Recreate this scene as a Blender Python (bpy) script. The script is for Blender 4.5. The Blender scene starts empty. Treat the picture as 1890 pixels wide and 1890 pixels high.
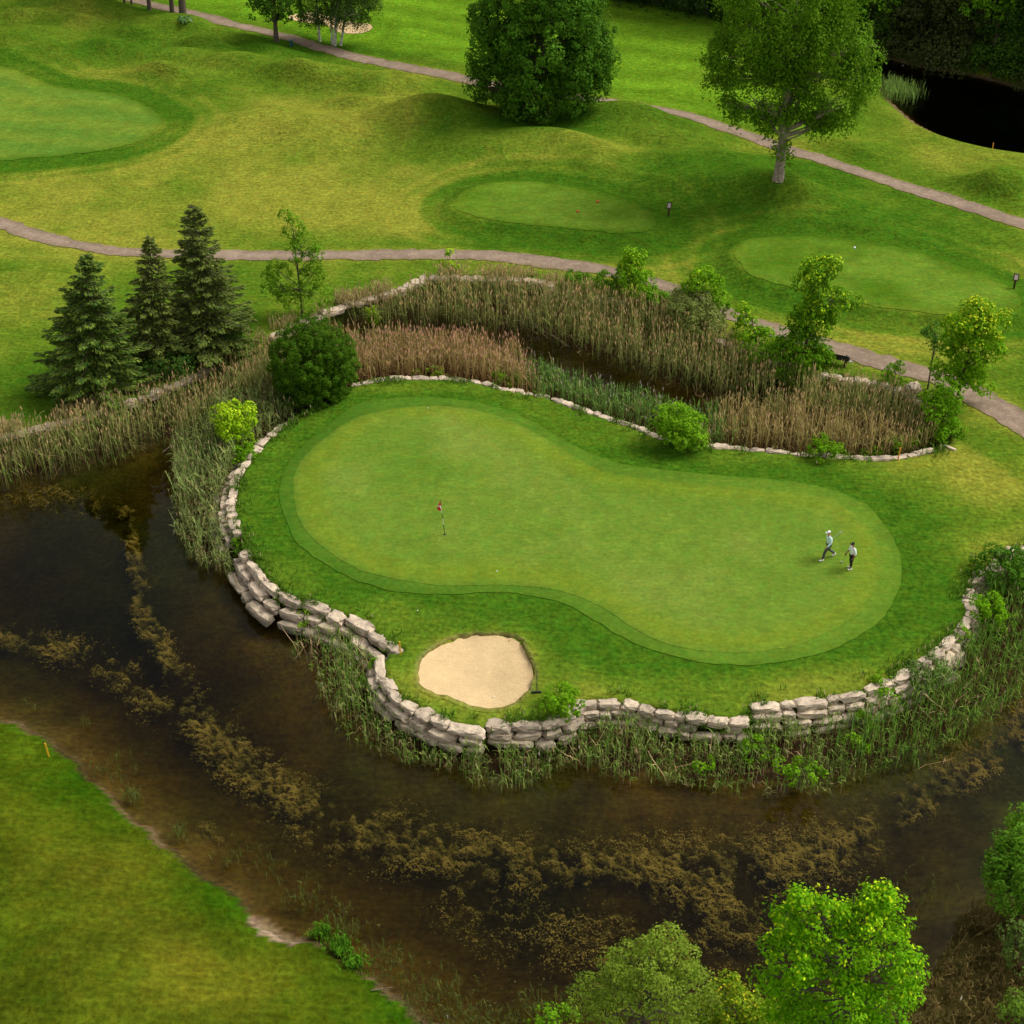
import bpy, bmesh, math, random
import numpy as np
from mathutils import Vector, Matrix
from mathutils.geometry import delaunay_2d_cdt
rng = np.random.default_rng(7); random.seed(7)
R = math.radians
scn = bpy.context.scene
COL = scn.collection

# ------------------------------------------------------------------ camera, world, sun, exposure
F_PX, PITCH, CAM_H = 2800.0, R(35.0), 46.1
cam_d = bpy.data.cameras.new('camera'); cam = bpy.data.objects.new('camera', cam_d); COL.objects.link(cam)
cam.location = (0, 0, CAM_H); cam.rotation_euler = (math.pi/2 - PITCH, 0, 0)
cam_d.sensor_width = 36; cam_d.lens = 36*F_PX/1890; cam_d.clip_start = .5; cam_d.clip_end = 6000
scn.camera = cam
SUN_EL, SUN_AZ = R(52), R(74)          # azimuth measured from +Y (away from the camera) towards +X
wd = bpy.data.worlds.new('World'); scn.world = wd; wd.use_nodes = True
wn = wd.node_tree.nodes; wl = wd.node_tree.links
sky = wn.new('ShaderNodeTexSky'); sky.sky_type = 'NISHITA'; sky.sun_disc = False
sky.sun_elevation = SUN_EL; sky.sun_rotation = SUN_AZ; sky.dust_density = 3
hs = wn.new('ShaderNodeHueSaturation'); hs.inputs['Saturation'].default_value = .02
hs.inputs['Value'].default_value = 1.0
wl.new(sky.outputs[0], hs.inputs['Color']); wl.new(hs.outputs[0], wn['Background'].inputs[0])
wn['Background'].inputs[1].default_value = .09
sd = bpy.data.lights.new('sun', 'SUN'); so = bpy.data.objects.new('sun', sd); COL.objects.link(so)
sd.energy = 1.5; sd.angle = R(26); sd.color = (1, .94, .84)
so.rotation_euler = Vector((-math.sin(SUN_AZ)*math.cos(SUN_EL), -math.cos(SUN_AZ)*math.cos(SUN_EL), -math.sin(SUN_EL))).to_track_quat('-Z', 'Y').to_euler()
scn.view_settings.view_transform = 'Standard'; scn.view_settings.look = 'None'
scn.view_settings.gamma = 1; scn.view_settings.use_curve_mapping = False
scn.view_settings.exposure = 0.82

# ------------------------------------------------------------------ pixel <-> place
CP, SP = math.cos(PITCH), math.sin(PITCH)
def ray(px, py):
    u = (px-945)/F_PX; v = (945-py)/F_PX
    return u, CP + v*SP, -SP + v*CP
def at(px, py, z=0.0):
    dx, dy, dz = ray(px, py); t = (z-CAM_H)/dz
    return (dx*t, dy*t)
def atY(px, py, Y):
    dx, dy, dz = ray(px, py); t = Y/dy
    return Vector((dx*t, Y, CAM_H + dz*t))
def proj(x, y, z):
    zc = y*CP - (z-CAM_H)*SP; up = y*SP + (z-CAM_H)*CP
    return 945 + F_PX*x/zc, 945 - F_PX*up/zc
def pxm(x, y, z=0.0):                      # pixels per metre at a point
    return F_PX/(y*CP - (z-CAM_H)*SP)

# ------------------------------------------------------------------ helpers
def catmull(P, n=5, closed=True):
    P = np.array(P, float); N = len(P); out = []
    for i in range(N if closed else N-1):
        p0 = P[(i-1) % N] if closed else P[max(i-1, 0)]; p1 = P[i]; p2 = P[(i+1) % N]
        p3 = P[(i+2) % N] if closed else P[min(i+2, N-1)]
        for k in range(n):
            t = k/n
            out.append(.5*((2*p1)+(-p0+p2)*t+(2*p0-5*p1+4*p2-p3)*t*t+(-p0+3*p1-3*p2+p3)*t**3))
    if not closed: out.append(P[-1])
    return np.array(out)
def W2(pts, z=0.0): return np.array([at(a, b, z) for a, b in pts])
def segdist(X, Y, P, closed=True):
    d = np.full(X.shape, 1e9)
    n = len(P)
    for i in range(n if closed else n-1):
        a = P[i]; b = P[(i+1) % n]; v = b-a; L = max(v@v, 1e-9)
        t = np.clip(((X-a[0])*v[0]+(Y-a[1])*v[1])/L, 0, 1)
        d = np.minimum(d, (X-a[0]-t*v[0])**2+(Y-a[1]-t*v[1])**2)
    return np.sqrt(d)
def inside(X, Y, P):
    c = np.zeros(X.shape, bool); n = len(P)
    for i in range(n):
        a = P[i]; b = P[(i+1) % n]
        if a[1] == b[1]: continue
        m = ((a[1] > Y) != (b[1] > Y)) & (X < (b[0]-a[0])*(Y-a[1])/(b[1]-a[1])+a[0])
        c ^= m
    return c
def sdf(X, Y, P):                          # positive inside
    return np.where(inside(X, Y, P), 1, -1)*segdist(X, Y, P)
def sstep(x): x = np.clip(x, 0, 1); return x*x*(3-2*x)
_lat = rng.random((256, 256))
def vnoise(x, y):
    xi = np.floor(x).astype(int); yi = np.floor(y).astype(int); fx = x-xi; fy = y-yi
    fx = fx*fx*(3-2*fx); fy = fy*fy*(3-2*fy)
    g = lambda i, j: _lat[(xi+i) % 256, (yi+j) % 256]
    return (g(0, 0)*(1-fx)+g(1, 0)*fx)*(1-fy)+(g(0, 1)*(1-fx)+g(1, 1)*fx)*fy
def fbm(x, y, s, o=4):
    r = 0; a = .5; t = 0
    for k in range(o):
        r = r+a*vnoise(x/s+17.3*k, y/s+5.1*k); t += a; a *= .5; s *= .5
    return r/t
def mesh_np(name, V, F, col=None, mat=None, smooth=False):
    V = np.asarray(V, np.float32); F = np.asarray(F, np.int32)
    me = bpy.data.meshes.new(name); k = F.shape[1]; n = len(F)
    me.vertices.add(len(V)); me.vertices.foreach_set('co', V.ravel())
    me.loops.add(n*k); me.loops.foreach_set('vertex_index', F.ravel())
    me.polygons.add(n); me.polygons.foreach_set('loop_start', np.arange(0, n*k, k, dtype=np.int32))
    try: me.polygons.foreach_set('loop_total', np.full(n, k, np.int32))
    except Exception: pass
    if smooth: me.polygons.foreach_set('use_smooth', np.ones(n, bool))
    if col is not None:
        a = me.attributes.new('Col', 'FLOAT_COLOR', 'POINT')
        c = np.ones((len(V), 4), np.float32); c[:, :3] = col; a.data.foreach_set('color', c.ravel())
    me.update(calc_edges=True); me.validate()
    if mat: me.materials.append(mat)
    return me
def link(name, data, parent=None):
    o = bpy.data.objects.new(name, data); COL.objects.link(o)
    if parent: o.parent = parent
    return o
def tag(o, label=None, cat=None, group=None, kind=None):
    if label: o['label'] = label
    if cat: o['category'] = cat
    if group: o['group'] = group
    if kind: o['kind'] = kind
    return o
def thing(name, label, cat, loc, rz=0, group=None):
    o = link(name, None); o.location = loc; o.rotation_euler = (0, 0, rz); o.empty_display_size = .3
    return tag(o, label, cat, group)
def bm_obj(name, bm, mat, parent=None, smooth=False):
    me = bpy.data.meshes.new(name); bm.normal_update(); bm.to_mesh(me); bm.free(); me.materials.append(mat)
    if smooth: me.polygons.foreach_set('use_smooth', np.ones(len(me.polygons), bool))
    return link(name, me, parent)
def box(bm, c, s, rot=None, bevel=0):
    m = Matrix.Translation(c) @ (rot.to_4x4() if rot is not None else Matrix()) @ Matrix.Diagonal((s[0], s[1], s[2], 1))
    r = bmesh.ops.create_cube(bm, size=1, matrix=m)
    if bevel:
        es = list({e for v in r['verts'] for e in v.link_edges})
        bmesh.ops.bevel(bm, geom=es, offset=bevel, segments=1, affect='EDGES')
def box_obj(name, c, s, mat, parent=None, rot=None, bevel=0):
    bm = bmesh.new(); box(bm, c, s, rot, bevel); return bm_obj(name, bm, mat, parent)
def tubes(items, sides=6):                 # items: (points, radii) -> V, F
    V = []; F = []
    for pts, rad in items:
        pts = [Vector(p) for p in pts]; base = len(V); prev = None
        for i, p in enumerate(pts):
            d = (pts[min(i+1, len(pts)-1)]-pts[max(i-1, 0)]).normalized()
            a = d.orthogonal().normalized() if prev is None else (prev-d*prev.dot(d)).normalized()
            prev = a; b = d.cross(a)
            for k in range(sides):
                an = 2*math.pi*k/sides
                V.append(p+(a*math.cos(an)+b*math.sin(an))*rad[i])
        for i in range(len(pts)-1):
            for k in range(sides):
                q = base+i*sides; k2 = (k+1) % sides
                F.append((q+k, q+k2, q+sides+k2, q+sides+k))
    return np.array([tuple(v) for v in V]), np.array(F)
def tube_obj(name, items, mat, parent=None, sides=6):
    V, Fc = tubes(items, sides); return link(name, mesh_np(name, V, Fc, None, mat, True), parent)

# ------------------------------------------------------------------ materials
def newmat(name):
    m = bpy.data.materials.new(name); m.use_nodes = True
    return m, m.node_tree.nodes, m.node_tree.links, m.node_tree.nodes['Principled BSDF']
def plain(name, c, rough=.6, metal=0, nscale=0, namt=.3, bump=0, spec=.4):
    m, N, L, P = newmat(name)
    P.inputs['Roughness'].default_value = rough; P.inputs['Metallic'].default_value = metal
    P.inputs['Specular IOR Level'].default_value = spec
    P.inputs['Base Color'].default_value = (*c, 1)
    if nscale:
        tc = N.new('ShaderNodeTexCoord'); n = N.new('ShaderNodeTexNoise'); n.inputs['Scale'].default_value = nscale
        n.inputs['Detail'].default_value = 5
        L.new(tc.outputs['Object'], n.inputs['Vector'])
        mr = N.new('ShaderNodeMapRange'); mr.inputs[1].default_value = .3; mr.inputs[2].default_value = .7
        mr.inputs[3].default_value = 1-namt; mr.inputs[4].default_value = 1+namt
        L.new(n.outputs[0], mr.inputs[0])
        mx = N.new('ShaderNodeMix'); mx.data_type = 'RGBA'; mx.blend_type = 'MULTIPLY'; mx.inputs[0].default_value = 1
        mx.inputs[6].default_value = (*c, 1); L.new(mr.outputs[0], mx.inputs[7]); L.new(mx.outputs[2], P.inputs['Base Color'])
        if bump:
            b = N.new('ShaderNodeBump'); b.inputs['Strength'].default_value = .6; b.inputs['Distance'].default_value = bump
            L.new(n.outputs[0], b.inputs['Height']); L.new(b.outputs[0], P.inputs['Normal'])
    return m
def turf(name, fine, amt, bumpd, mid=1.2, midamt=.12, hue=.0):
    """grass or sand: vertex colour (colour of the sward) times fine procedural grain"""
    m, N, L, P = newmat(name)
    at_ = N.new('ShaderNodeAttribute'); at_.attribute_name = 'Col'
    g = N.new('ShaderNodeNewGeometry')
    def noise(sc, det, dist=0, stretch=None):
        n = N.new('ShaderNodeTexNoise'); n.inputs['Scale'].default_value = sc; n.inputs['Detail'].default_value = det
        n.inputs['Distortion'].default_value = dist
        if stretch:
            mp = N.new('ShaderNodeMapping'); mp.inputs['Scale'].default_value = stretch[0]; mp.inputs['Rotation'].default_value = (0, 0, stretch[1])
            L.new(g.outputs['Position'], mp.inputs[0]); L.new(mp.outputs[0], n.inputs['Vector'])
        else: L.new(g.outputs['Position'], n.inputs['Vector'])
        return n
    def rng_(o, lo, hi, a=.3, b=.7):
        mr = N.new('ShaderNodeMapRange'); mr.inputs[1].default_value = a; mr.inputs[2].default_value = b
        mr.inputs[3].default_value = lo; mr.inputs[4].default_value = hi; L.new(o, mr.inputs[0]); return mr.outputs[0]
    def mul(a, b):
        mx = N.new('ShaderNodeMix'); mx.data_type = 'RGBA'; mx.blend_type = 'MULTIPLY'; mx.inputs[0].default_value = 1
        L.new(a, mx.inputs[6]); L.new(b, mx.inputs[7]); return mx.outputs[2]
    n1 = noise(fine, 4); n2 = noise(mid, 5, .4); n3 = noise(fine*.3, 3, 0, ((1, 3.5, 1), R(12)))
    c = mul(at_.outputs['Color'], rng_(n1.outputs[0], 1-amt, 1+amt))
    c = mul(c, rng_(n2.outputs[0], 1-midamt, 1+midamt))
    c = mul(c, rng_(n3.outputs[0], 1-amt*.6, 1+amt*.6))
    n5 = noise(mid*3.1, 2); c = mul(c, rng_(n5.outputs[0], 1, 1+midamt*1.3, .56, .68))
    hsv = N.new('ShaderNodeHueSaturation'); L.new(c, hsv.inputs['Color'])
    n4 = noise(mid*2.3, 4); L.new(rng_(n4.outputs[0], .5-hue, .5+hue), hsv.inputs['Hue'])
    L.new(hsv.outputs[0], P.inputs['Base Color'])
    P.inputs['Roughness'].default_value = .9; P.inputs['Specular IOR Level'].default_value = .0
    b = N.new('ShaderNodeBump'); b.inputs['Strength'].default_value = 1; b.inputs['Distance'].default_value = bumpd
    ad = N.new('ShaderNodeMath'); ad.operation = 'ADD'; L.new(n1.outputs[0], ad.inputs[0]); L.new(n3.outputs[0], ad.inputs[1])
    L.new(ad.outputs[0], b.inputs['Height']); L.new(b.outputs[0], P.inputs['Normal'])
    return m
M_ROUGH = turf('rough_turf', 4.0, .27, .12, .8, .14, .016)
M_GREEN = turf('green_turf', 5, .13, .015, .9, .10, .014)
M_TEE = turf('tee_turf', 4, .16, .02, .7, .14, .014)
M_SAND = turf('bunker_sand', 8, .05, .02, 1.8, .05, .004)
M_PATH = turf('path_asphalt', 9, .16, .01, 1.1, .16, .004)
def leafmat(name, trans=.28, rough=.5):
    m, N, L, P = newmat(name)
    a = N.new('ShaderNodeAttribute'); a.attribute_name = 'Col'; L.new(a.outputs['Color'], P.inputs['Base Color'])
    P.inputs['Roughness'].default_value = rough; P.inputs['Specular IOR Level'].default_value = .03
    t = N.new('ShaderNodeBsdfTranslucent'); hs_ = N.new('ShaderNodeHueSaturation'); hs_.inputs['Hue'].default_value = .49
    hs_.inputs['Value'].default_value = 1.3
    L.new(a.outputs['Color'], hs_.inputs['Color']); L.new(hs_.outputs[0], t.inputs['Color'])
    mx = N.new('ShaderNodeMixShader'); mx.inputs[0].default_value = trans
    L.new(P.outputs[0], mx.inputs[1]); L.new(t.outputs[0], mx.inputs[2]); L.new(mx.outputs[0], N['Material Output'].inputs[0])
    return m
M_LEAF = leafmat('foliage', .3, .6); M_NEEDLE = leafmat('needles', .1, .6); M_REED = leafmat('reed_stalk', .2, .6)
M_WEED = leafmat('pond_weed', .1, .9)
M_BARK = plain('bark', (.10, .075, .05), .9, nscale=6, namt=.5, bump=.05)
M_BARK_P = plain('pale_bark', (.30, .24, .18), .9, nscale=5, namt=.4, bump=.06)
M_BIRCH = plain('birch_bark', (.55, .52, .46), .8, nscale=5, namt=.6)
M_TWIG = plain('dead_wood', (.17, .12, .08), .9, nscale=8, namt=.4)
M_YEL = plain('yellow_paint', (.75, .42, .02), .5); M_ORG = plain('orange_paint', (.75, .30, .03), .5)
M_WHITE = plain('white_cloth', (.92, .92, .92), .8); M_SHOE = plain('white_leather', (.8, .78, .72), .5)
M_BLUE = plain('pale_blue_cloth', (.68, .90, .94), .8); M_GREY = plain('grey_cloth', (.08, .085, .08), .85)
M_BLACK = plain('black_cloth', (.012, .011, .012), .8); M_SKIN = plain('skin', (.50, .24, .15), .55)
M_SKIND = plain('tanned_skin', (.30, .11, .06), .55); M_RED = plain('red_cloth', (.80, .015, .04), .7)
M_STEEL = plain('steel', (.55, .55, .5), .35, .6); M_POLE_D = plain('dark_pole', (.02, .04, .01), .5)
M_POLE_W = plain('white_pole', (.7, .68, .55), .5); M_BROWN = plain('brown_post', (.05, .025, .012), .7, nscale=6)
M_BENCH = plain('dark_recycled_board', (.006, .010, .008), .6, nscale=5); M_BALL = plain('ball', (.85, .85, .82), .3)
M_TEAL = plain('teal_box_plastic', (.02, .09, .07), .5); M_PANEL = plain('sign_panel', (.4, .33, .30), .4)
M_HAIR = plain('dark_hair', (.02, .012, .008), .7); M_HOLE = plain('hole_shade', (.01, .012, .006), .9)
def stone_mat():
    m, N, L, P = newmat('limestone')
    g = N.new('ShaderNodeNewGeometry'); oi = N.new('ShaderNodeObjectInfo')
    n = N.new('ShaderNodeTexNoise'); n.inputs['Scale'].default_value = 2.2; n.inputs['Detail'].default_value = 8; n.inputs['Roughness'].default_value = .65
    mp = N.new('ShaderNodeMapping'); mp.inputs['Scale'].default_value = (1, 1, 3); L.new(g.outputs['Position'], mp.inputs[0]); L.new(mp.outputs[0], n.inputs['Vector'])
    cr = N.new('ShaderNodeValToRGB'); e = cr.color_ramp.elements
    e[0].position = .32; e[0].color = (.15, .115, .085, 1); e[1].position = .62; e[1].color = (.66, .53, .385, 1)
    x = cr.color_ramp.elements.new(.45); x.color = (.47, .38, .285, 1)
    L.new(n.outputs[0], cr.inputs[0])
    mr = N.new('ShaderNodeMapRange'); mr.inputs[3].default_value = .75; mr.inputs[4].default_value = 1.12; L.new(oi.outputs['Random'], mr.inputs[0])
    mx = N.new('ShaderNodeMix'); mx.data_type = 'RGBA'; mx.blend_type = 'MULTIPLY'; mx.inputs[0].default_value = 1
    L.new(cr.outputs[0], mx.inputs[6]); L.new(mr.outputs[0], mx.inputs[7])
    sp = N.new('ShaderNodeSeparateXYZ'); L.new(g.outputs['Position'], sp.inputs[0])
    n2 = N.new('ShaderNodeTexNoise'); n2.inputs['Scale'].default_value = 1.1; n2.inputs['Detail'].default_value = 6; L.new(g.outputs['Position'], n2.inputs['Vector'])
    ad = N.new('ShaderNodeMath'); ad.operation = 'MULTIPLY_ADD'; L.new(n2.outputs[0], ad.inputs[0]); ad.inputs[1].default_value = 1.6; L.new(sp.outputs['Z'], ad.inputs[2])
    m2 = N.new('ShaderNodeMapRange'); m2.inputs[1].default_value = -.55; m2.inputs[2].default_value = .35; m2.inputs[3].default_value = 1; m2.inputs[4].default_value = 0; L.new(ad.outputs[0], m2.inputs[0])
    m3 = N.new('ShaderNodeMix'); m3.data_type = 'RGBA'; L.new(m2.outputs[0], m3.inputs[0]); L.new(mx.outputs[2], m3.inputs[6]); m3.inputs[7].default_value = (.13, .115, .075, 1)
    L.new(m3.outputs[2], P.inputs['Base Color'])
    P.inputs['Roughness'].default_value = .9; P.inputs['Specular IOR Level'].default_value = .2
    b = N.new('ShaderNodeBump'); b.inputs['Distance'].default_value = .07; b.inputs['Strength'].default_value = .9
    L.new(n.outputs[0], b.inputs['Height']); L.new(b.outputs[0], P.inputs['Normal'])
    return m
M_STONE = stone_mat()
def water_mat(name, dens, rough=.04):
    m = bpy.data.materials.new(name); m.use_nodes = True; N = m.node_tree.nodes; L = m.node_tree.links; N.clear()
    out = N.new('ShaderNodeOutputMaterial'); tr = N.new('ShaderNodeBsdfTransparent'); gl = N.new('ShaderNodeBsdfGlossy')
    gl.inputs['Roughness'].default_value = rough; tr.inputs[0].default_value = (.97, .97, .96, 1)
    fr = N.new('ShaderNodeFresnel'); fr.inputs['IOR'].default_value = 1.22
    mx = N.new('ShaderNodeMixShader'); L.new(fr.outputs[0], mx.inputs[0]); L.new(tr.outputs[0], mx.inputs[1]); L.new(gl.outputs[0], mx.inputs[2])
    g = N.new('ShaderNodeNewGeometry'); n = N.new('ShaderNodeTexNoise'); n.inputs['Scale'].default_value = 1.6; n.inputs['Detail'].default_value = 3
    b = N.new('ShaderNodeBump'); b.inputs['Distance'].default_value = .006; b.inputs['Strength'].default_value = .3
    L.new(g.outputs['Position'], n.inputs['Vector']); L.new(n.outputs[0], b.inputs['Height'])
    L.new(b.outputs[0], gl.inputs['Normal']); L.new(b.outputs[0], fr.inputs['Normal'])
    va = N.new('ShaderNodeVolumeAbsorption'); va.inputs['Color'].default_value = (.60, .58, .22, 1); va.inputs['Density'].default_value = dens
    L.new(mx.outputs[0], out.inputs['Surface']); L.new(va.outputs[0], out.inputs['Volume'])
    return m
M_WATER = water_mat('murky_water', 1.8); M_CREEK = water_mat('creek_murk', 4, .10)

# ------------------------------------------------------------------ outlines traced from the place
WL = -1.5                                   # pond level
near_shore_px = [(-500, 1150), (-200, 1260), (0, 1328), (40, 1338), (85, 1355), (130, 1395), (160, 1425), (180, 1445), (230, 1490), (270, 1525), (330, 1575),
    (380, 1612), (430, 1645), (458, 1668), (472, 1700), (500, 1724), (545, 1736), (590, 1738), (640, 1768), (700, 1808), (750, 1850),
    (800, 1885), (860, 1905), (950, 1935), (1100, 1965), (1300, 1985), (1500, 1985), (1620, 1950), (1665, 1870), (1700, 1810), (1745, 1755),
    (1765, 1700), (1815, 1655), (1870, 1590), (1920, 1520), (2000, 1450), (2150, 1350), (2320, 1230)]
far_line_px = [(2330, 1120), (2180, 1060), (2080, 1080), (1980, 1150), (1890, 1235), (1850, 1275), (1800, 1315), (1730, 1362), (1640, 1400), (1560, 1425), (1460, 1448),
    (1380, 1442), (1300, 1432), (1230, 1418), (1160, 1428), (1080, 1398), (1010, 1405), (950, 1432), (870, 1420), (800, 1398), (720, 1375), (660, 1335),
    (615, 1270), (580, 1215), (540, 1170), (490, 1122), (455, 1075), (415, 1042), (375, 1020), (358, 970), (352, 900), (350, 850), (372, 800), (415, 750), (470, 712), (530, 685),
    (600, 668), (680, 658), (760, 655), (850, 658), (900, 668), (960, 690), (1020, 714), (1090, 736), (1150, 752), (1220, 770), (1300, 785), (1380, 787), (1440, 778),
    (1452, 757), (1380, 742), (1300, 724), (1230, 702), (1175, 683), (1128, 663), (1057, 638), (1020, 627), (960, 616), (885, 609), (800, 602), (700, 597),
    (620, 606), (540, 640), (470, 678), (410, 722), (370, 762), (340, 797), (270, 822), (200, 845), (100, 872), (0, 890), (-200, 930), (-500, 980)]
near_shore = catmull(W2(near_shore_px, WL), 3, False); far_line = catmull(W2(far_line_px, WL), 3, False)
# small wobble so the shore is not a clean curve
near_shore[:, 0] += (vnoise(near_shore[:, 0]*1.3+9, near_shore[:, 1]*1.3)-.5)*.5
near_shore[:, 1] += (vnoise(near_shore[:, 0]*1.7+3, near_shore[:, 1]*1.7)-.5)*.5
water_poly = np.vstack([near_shore, far_line])
isl_px = [(1755, 818), (1724, 832), (1663, 845), (1619, 848), (1548, 843), (1494, 840), (1402, 832), (1352, 827), (1291, 823), (1229, 811), (1162, 786), (1111, 769),
    (1060, 752), (1009, 733), (969, 725), (915, 715), (877, 705), (823, 700), (755, 698), (705, 701), (657, 711), (610, 736), (560, 765), (520, 790), (490, 815),
    (465, 843), (445, 872), (435, 894), (430, 922), (431, 952), (441, 983), (454, 1016), (467, 1033), (480, 1054), (505, 1082), (548, 1106), (580, 1113),
    (619, 1131), (650, 1143), (683, 1163), (716, 1186), (741, 1201), (712, 1209), (704, 1238), (728, 1276), (745, 1292), (808, 1325), (850, 1340),
    (897, 1345), (903, 1330), (961, 1335), (1022, 1328), (1079, 1295), (1147, 1295), (1195, 1305), (1267, 1318), (1327, 1323), (1363, 1325), (1391, 1303),
    (1447, 1300), (1495, 1297), (1548, 1287), (1586, 1280), (1620, 1265), (1644, 1258), (1666, 1243), (1699, 1221), (1726, 1208), (1754, 1177),
    (1776, 1152), (1788, 1130), (1784, 1105), (1795, 1070), (1828, 1026), (1864, 1012), (1950, 1003), (2150, 985), (2360, 1000)]
farwall_px = [(-500, 860), (-200, 830), (0, 803), (51, 789), (135, 769), (230, 742), (330, 702), (420, 658), (501, 620), (560, 590), (633, 562), (664, 552), (732, 535),
    (769, 517), (800, 510), (900, 511), (959, 513), (1023, 524), (1100, 541), (1180, 560), (1240, 582), (1300, 612), (1400, 655), (1480, 680), (1530, 690),
    (1600, 702), (1640, 710), (1685, 725), (1722, 752), (1752, 785)]
isl = catmull(W2(isl_px), 2, False); farwall = catmull(W2(farwall_px), 2, False)
out_r = W2([(2700, 1100), (2700, 1900), (2100, 2600), (0, 2600), (-1200, 1900), (-1200, 900)])
basin = np.vstack([farwall, isl, out_r])
creek_px = [(1590, 112), (1626, 106), (1690, 123), (1758, 134), (1826, 149), (1890, 166), (2050, 205), (2300, 250), (2300, 370), (2050, 310), (1890, 287), (1826, 277),
    (1758, 259), (1700, 233), (1673, 213), (1646, 188), (1636, 168), (1615, 152), (1590, 135)]
CWL = -.9
creek = catmull(W2(creek_px, CWL), 4)
collar_px = [(671, 742), (755, 735), (823, 736), (891, 747), (942, 761), (992, 783), (1043, 816), (1094, 842), (1162, 862), (1260, 872), (1340, 879), (1440, 888),
    (1520, 902), (1580, 922), (1620, 952), (1650, 992), (1663, 1037), (1660, 1082), (1640, 1125), (1600, 1163), (1550, 1190), (1480, 1213), (1400, 1224),
    (1340, 1224), (1270, 1215), (1200, 1195), (1140, 1168), (1090, 1138), (1040, 1112), (970, 1097), (900, 1095), (820, 1099), (771, 1097), (708, 1088), (645, 1066),
    (594, 1038), (548, 1003), (523, 950), (517, 900), (530, 862), (565, 820), (615, 778)]
green_px = [(722, 757), (789, 752), (857, 757), (908, 769), (959, 788), (1006, 812), (1043, 837), (1087, 862), (1140, 882), (1250, 893), (1380, 903), (1480, 913),
    (1540, 930), (1590, 962), (1620, 1003), (1628, 1045), (1615, 1090), (1585, 1130), (1540, 1160), (1475, 1187), (1400, 1201), (1330, 1202), (1240, 1190), (1180, 1163), (1130, 1130), (1090, 1108),
    (1040, 1092), (980, 1083), (900, 1082), (820, 1084), (784, 1080), (695, 1063), (637, 1041), (594, 1010), (560, 975), (543, 930), (542, 890), (556, 855), (600, 812), (655, 775)]
bunker_px = [(780, 1215), (801, 1197), (834, 1182), (859, 1175), (905, 1172), (935, 1175), (958, 1182), (973, 1201), (983, 1234), (983, 1257), (968, 1282), (943, 1300),
    (910, 1309), (885, 1305), (834, 1288), (796, 1277), (778, 1267), (773, 1251), (774, 1229)]
tee1_px = [(837, 389), (864, 362), (908, 349), (976, 346), (1060, 357), (1145, 375), (1192, 396), (1209, 417), (1200, 435), (1162, 441), (1094, 437), (1026, 430), (959, 423), (891, 413), (855, 403)]
tee2_px = [(1355, 481), (1367, 462), (1402, 451), (1487, 447), (1578, 455), (1656, 468), (1741, 493), (1809, 518), (1860, 542), (1882, 563), (1876, 580), (1843, 591), (1758, 593), (1673, 585),
    (1589, 573), (1487, 549), (1419, 532), (1379, 512)]
bigg_px = [(-260, 120), (-100, 115), (0, 127), (50, 140), (102, 159), (186, 168), (237, 179), (281, 203), (301, 226), (291, 247), (254, 264), (186, 278), (102, 288), (0, 295), (-120, 297), (-260, 280), (-330, 200)]
sandf_px = [(534, 39), (545, 33), (575, 31), (605, 35), (640, 43), (675, 45), (689, 50), (680, 56), (655, 59), (625, 57), (600, 46), (565, 44)]
collar, green, bunker, tee1, tee2, bigg, sandf = [catmull(W2(p), 4) for p in (collar_px, green_px, bunker_px, tee1_px, tee2_px, bigg_px, sandf_px)]
lower_up = [(-300, 330), (-120, 372), (0, 400), (51, 417), (119, 437), (186, 451), (254, 458), (340, 461), (440, 462), (540, 463), (640, 462), (720, 460), (789, 460), (870, 462), (959, 468), (1060, 480), (1138, 493),
    (1190, 506), (1240, 522), (1290, 543), (1345, 568), (1440, 600), (1548, 632), (1622, 652), (1717, 678), (1770, 698), (1826, 723), (1890, 759), (1990, 825), (2150, 950)]
lower_lo = [(2110, 985), (1960, 868), (1890, 810), (1826, 769), (1778, 742), (1717, 708), (1639, 688), (1555, 661), (1453, 630), (1406, 613), (1338, 590), (1290, 567), (1246, 546), (1213, 534), (1165, 519),
    (1111, 509), (1026, 498), (925, 485), (870, 480), (806, 478), (720, 479), (640, 479), (540, 481), (440, 481), (340, 478), (254, 474), (169, 466), (85, 451), (0, 425), (-120, 393), (-300, 350)]
path1 = np.vstack([catmull(W2(lower_up), 3, False), catmull(W2(lower_lo), 3, False)])
up_c = [(60, -60), (150, -30), (250, 3), (339, 22), (372, 30), (423, 44), (501, 62), (542, 72), (600, 90), (640, 102), (700, 116), (760, 128), (820, 139), (870, 150), (950, 163), (1020, 173), (1092, 186), (1150, 193),
    (1260, 213), (1340, 238), (1400, 258), (1460, 281), (1530, 302), (1589, 320), (1724, 361), (1826, 393), (1890, 414), (2000, 455), (2200, 540)]
uc = catmull(W2(up_c), 3, False); tg = np.gradient(uc, axis=0); tg /= np.linalg.norm(tg, axis=1)[:, None]; nr = np.stack([-tg[:, 1], tg[:, 0]], 1)
path2 = np.vstack([uc+nr*.86, (uc-nr*.86)[::-1]])

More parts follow.
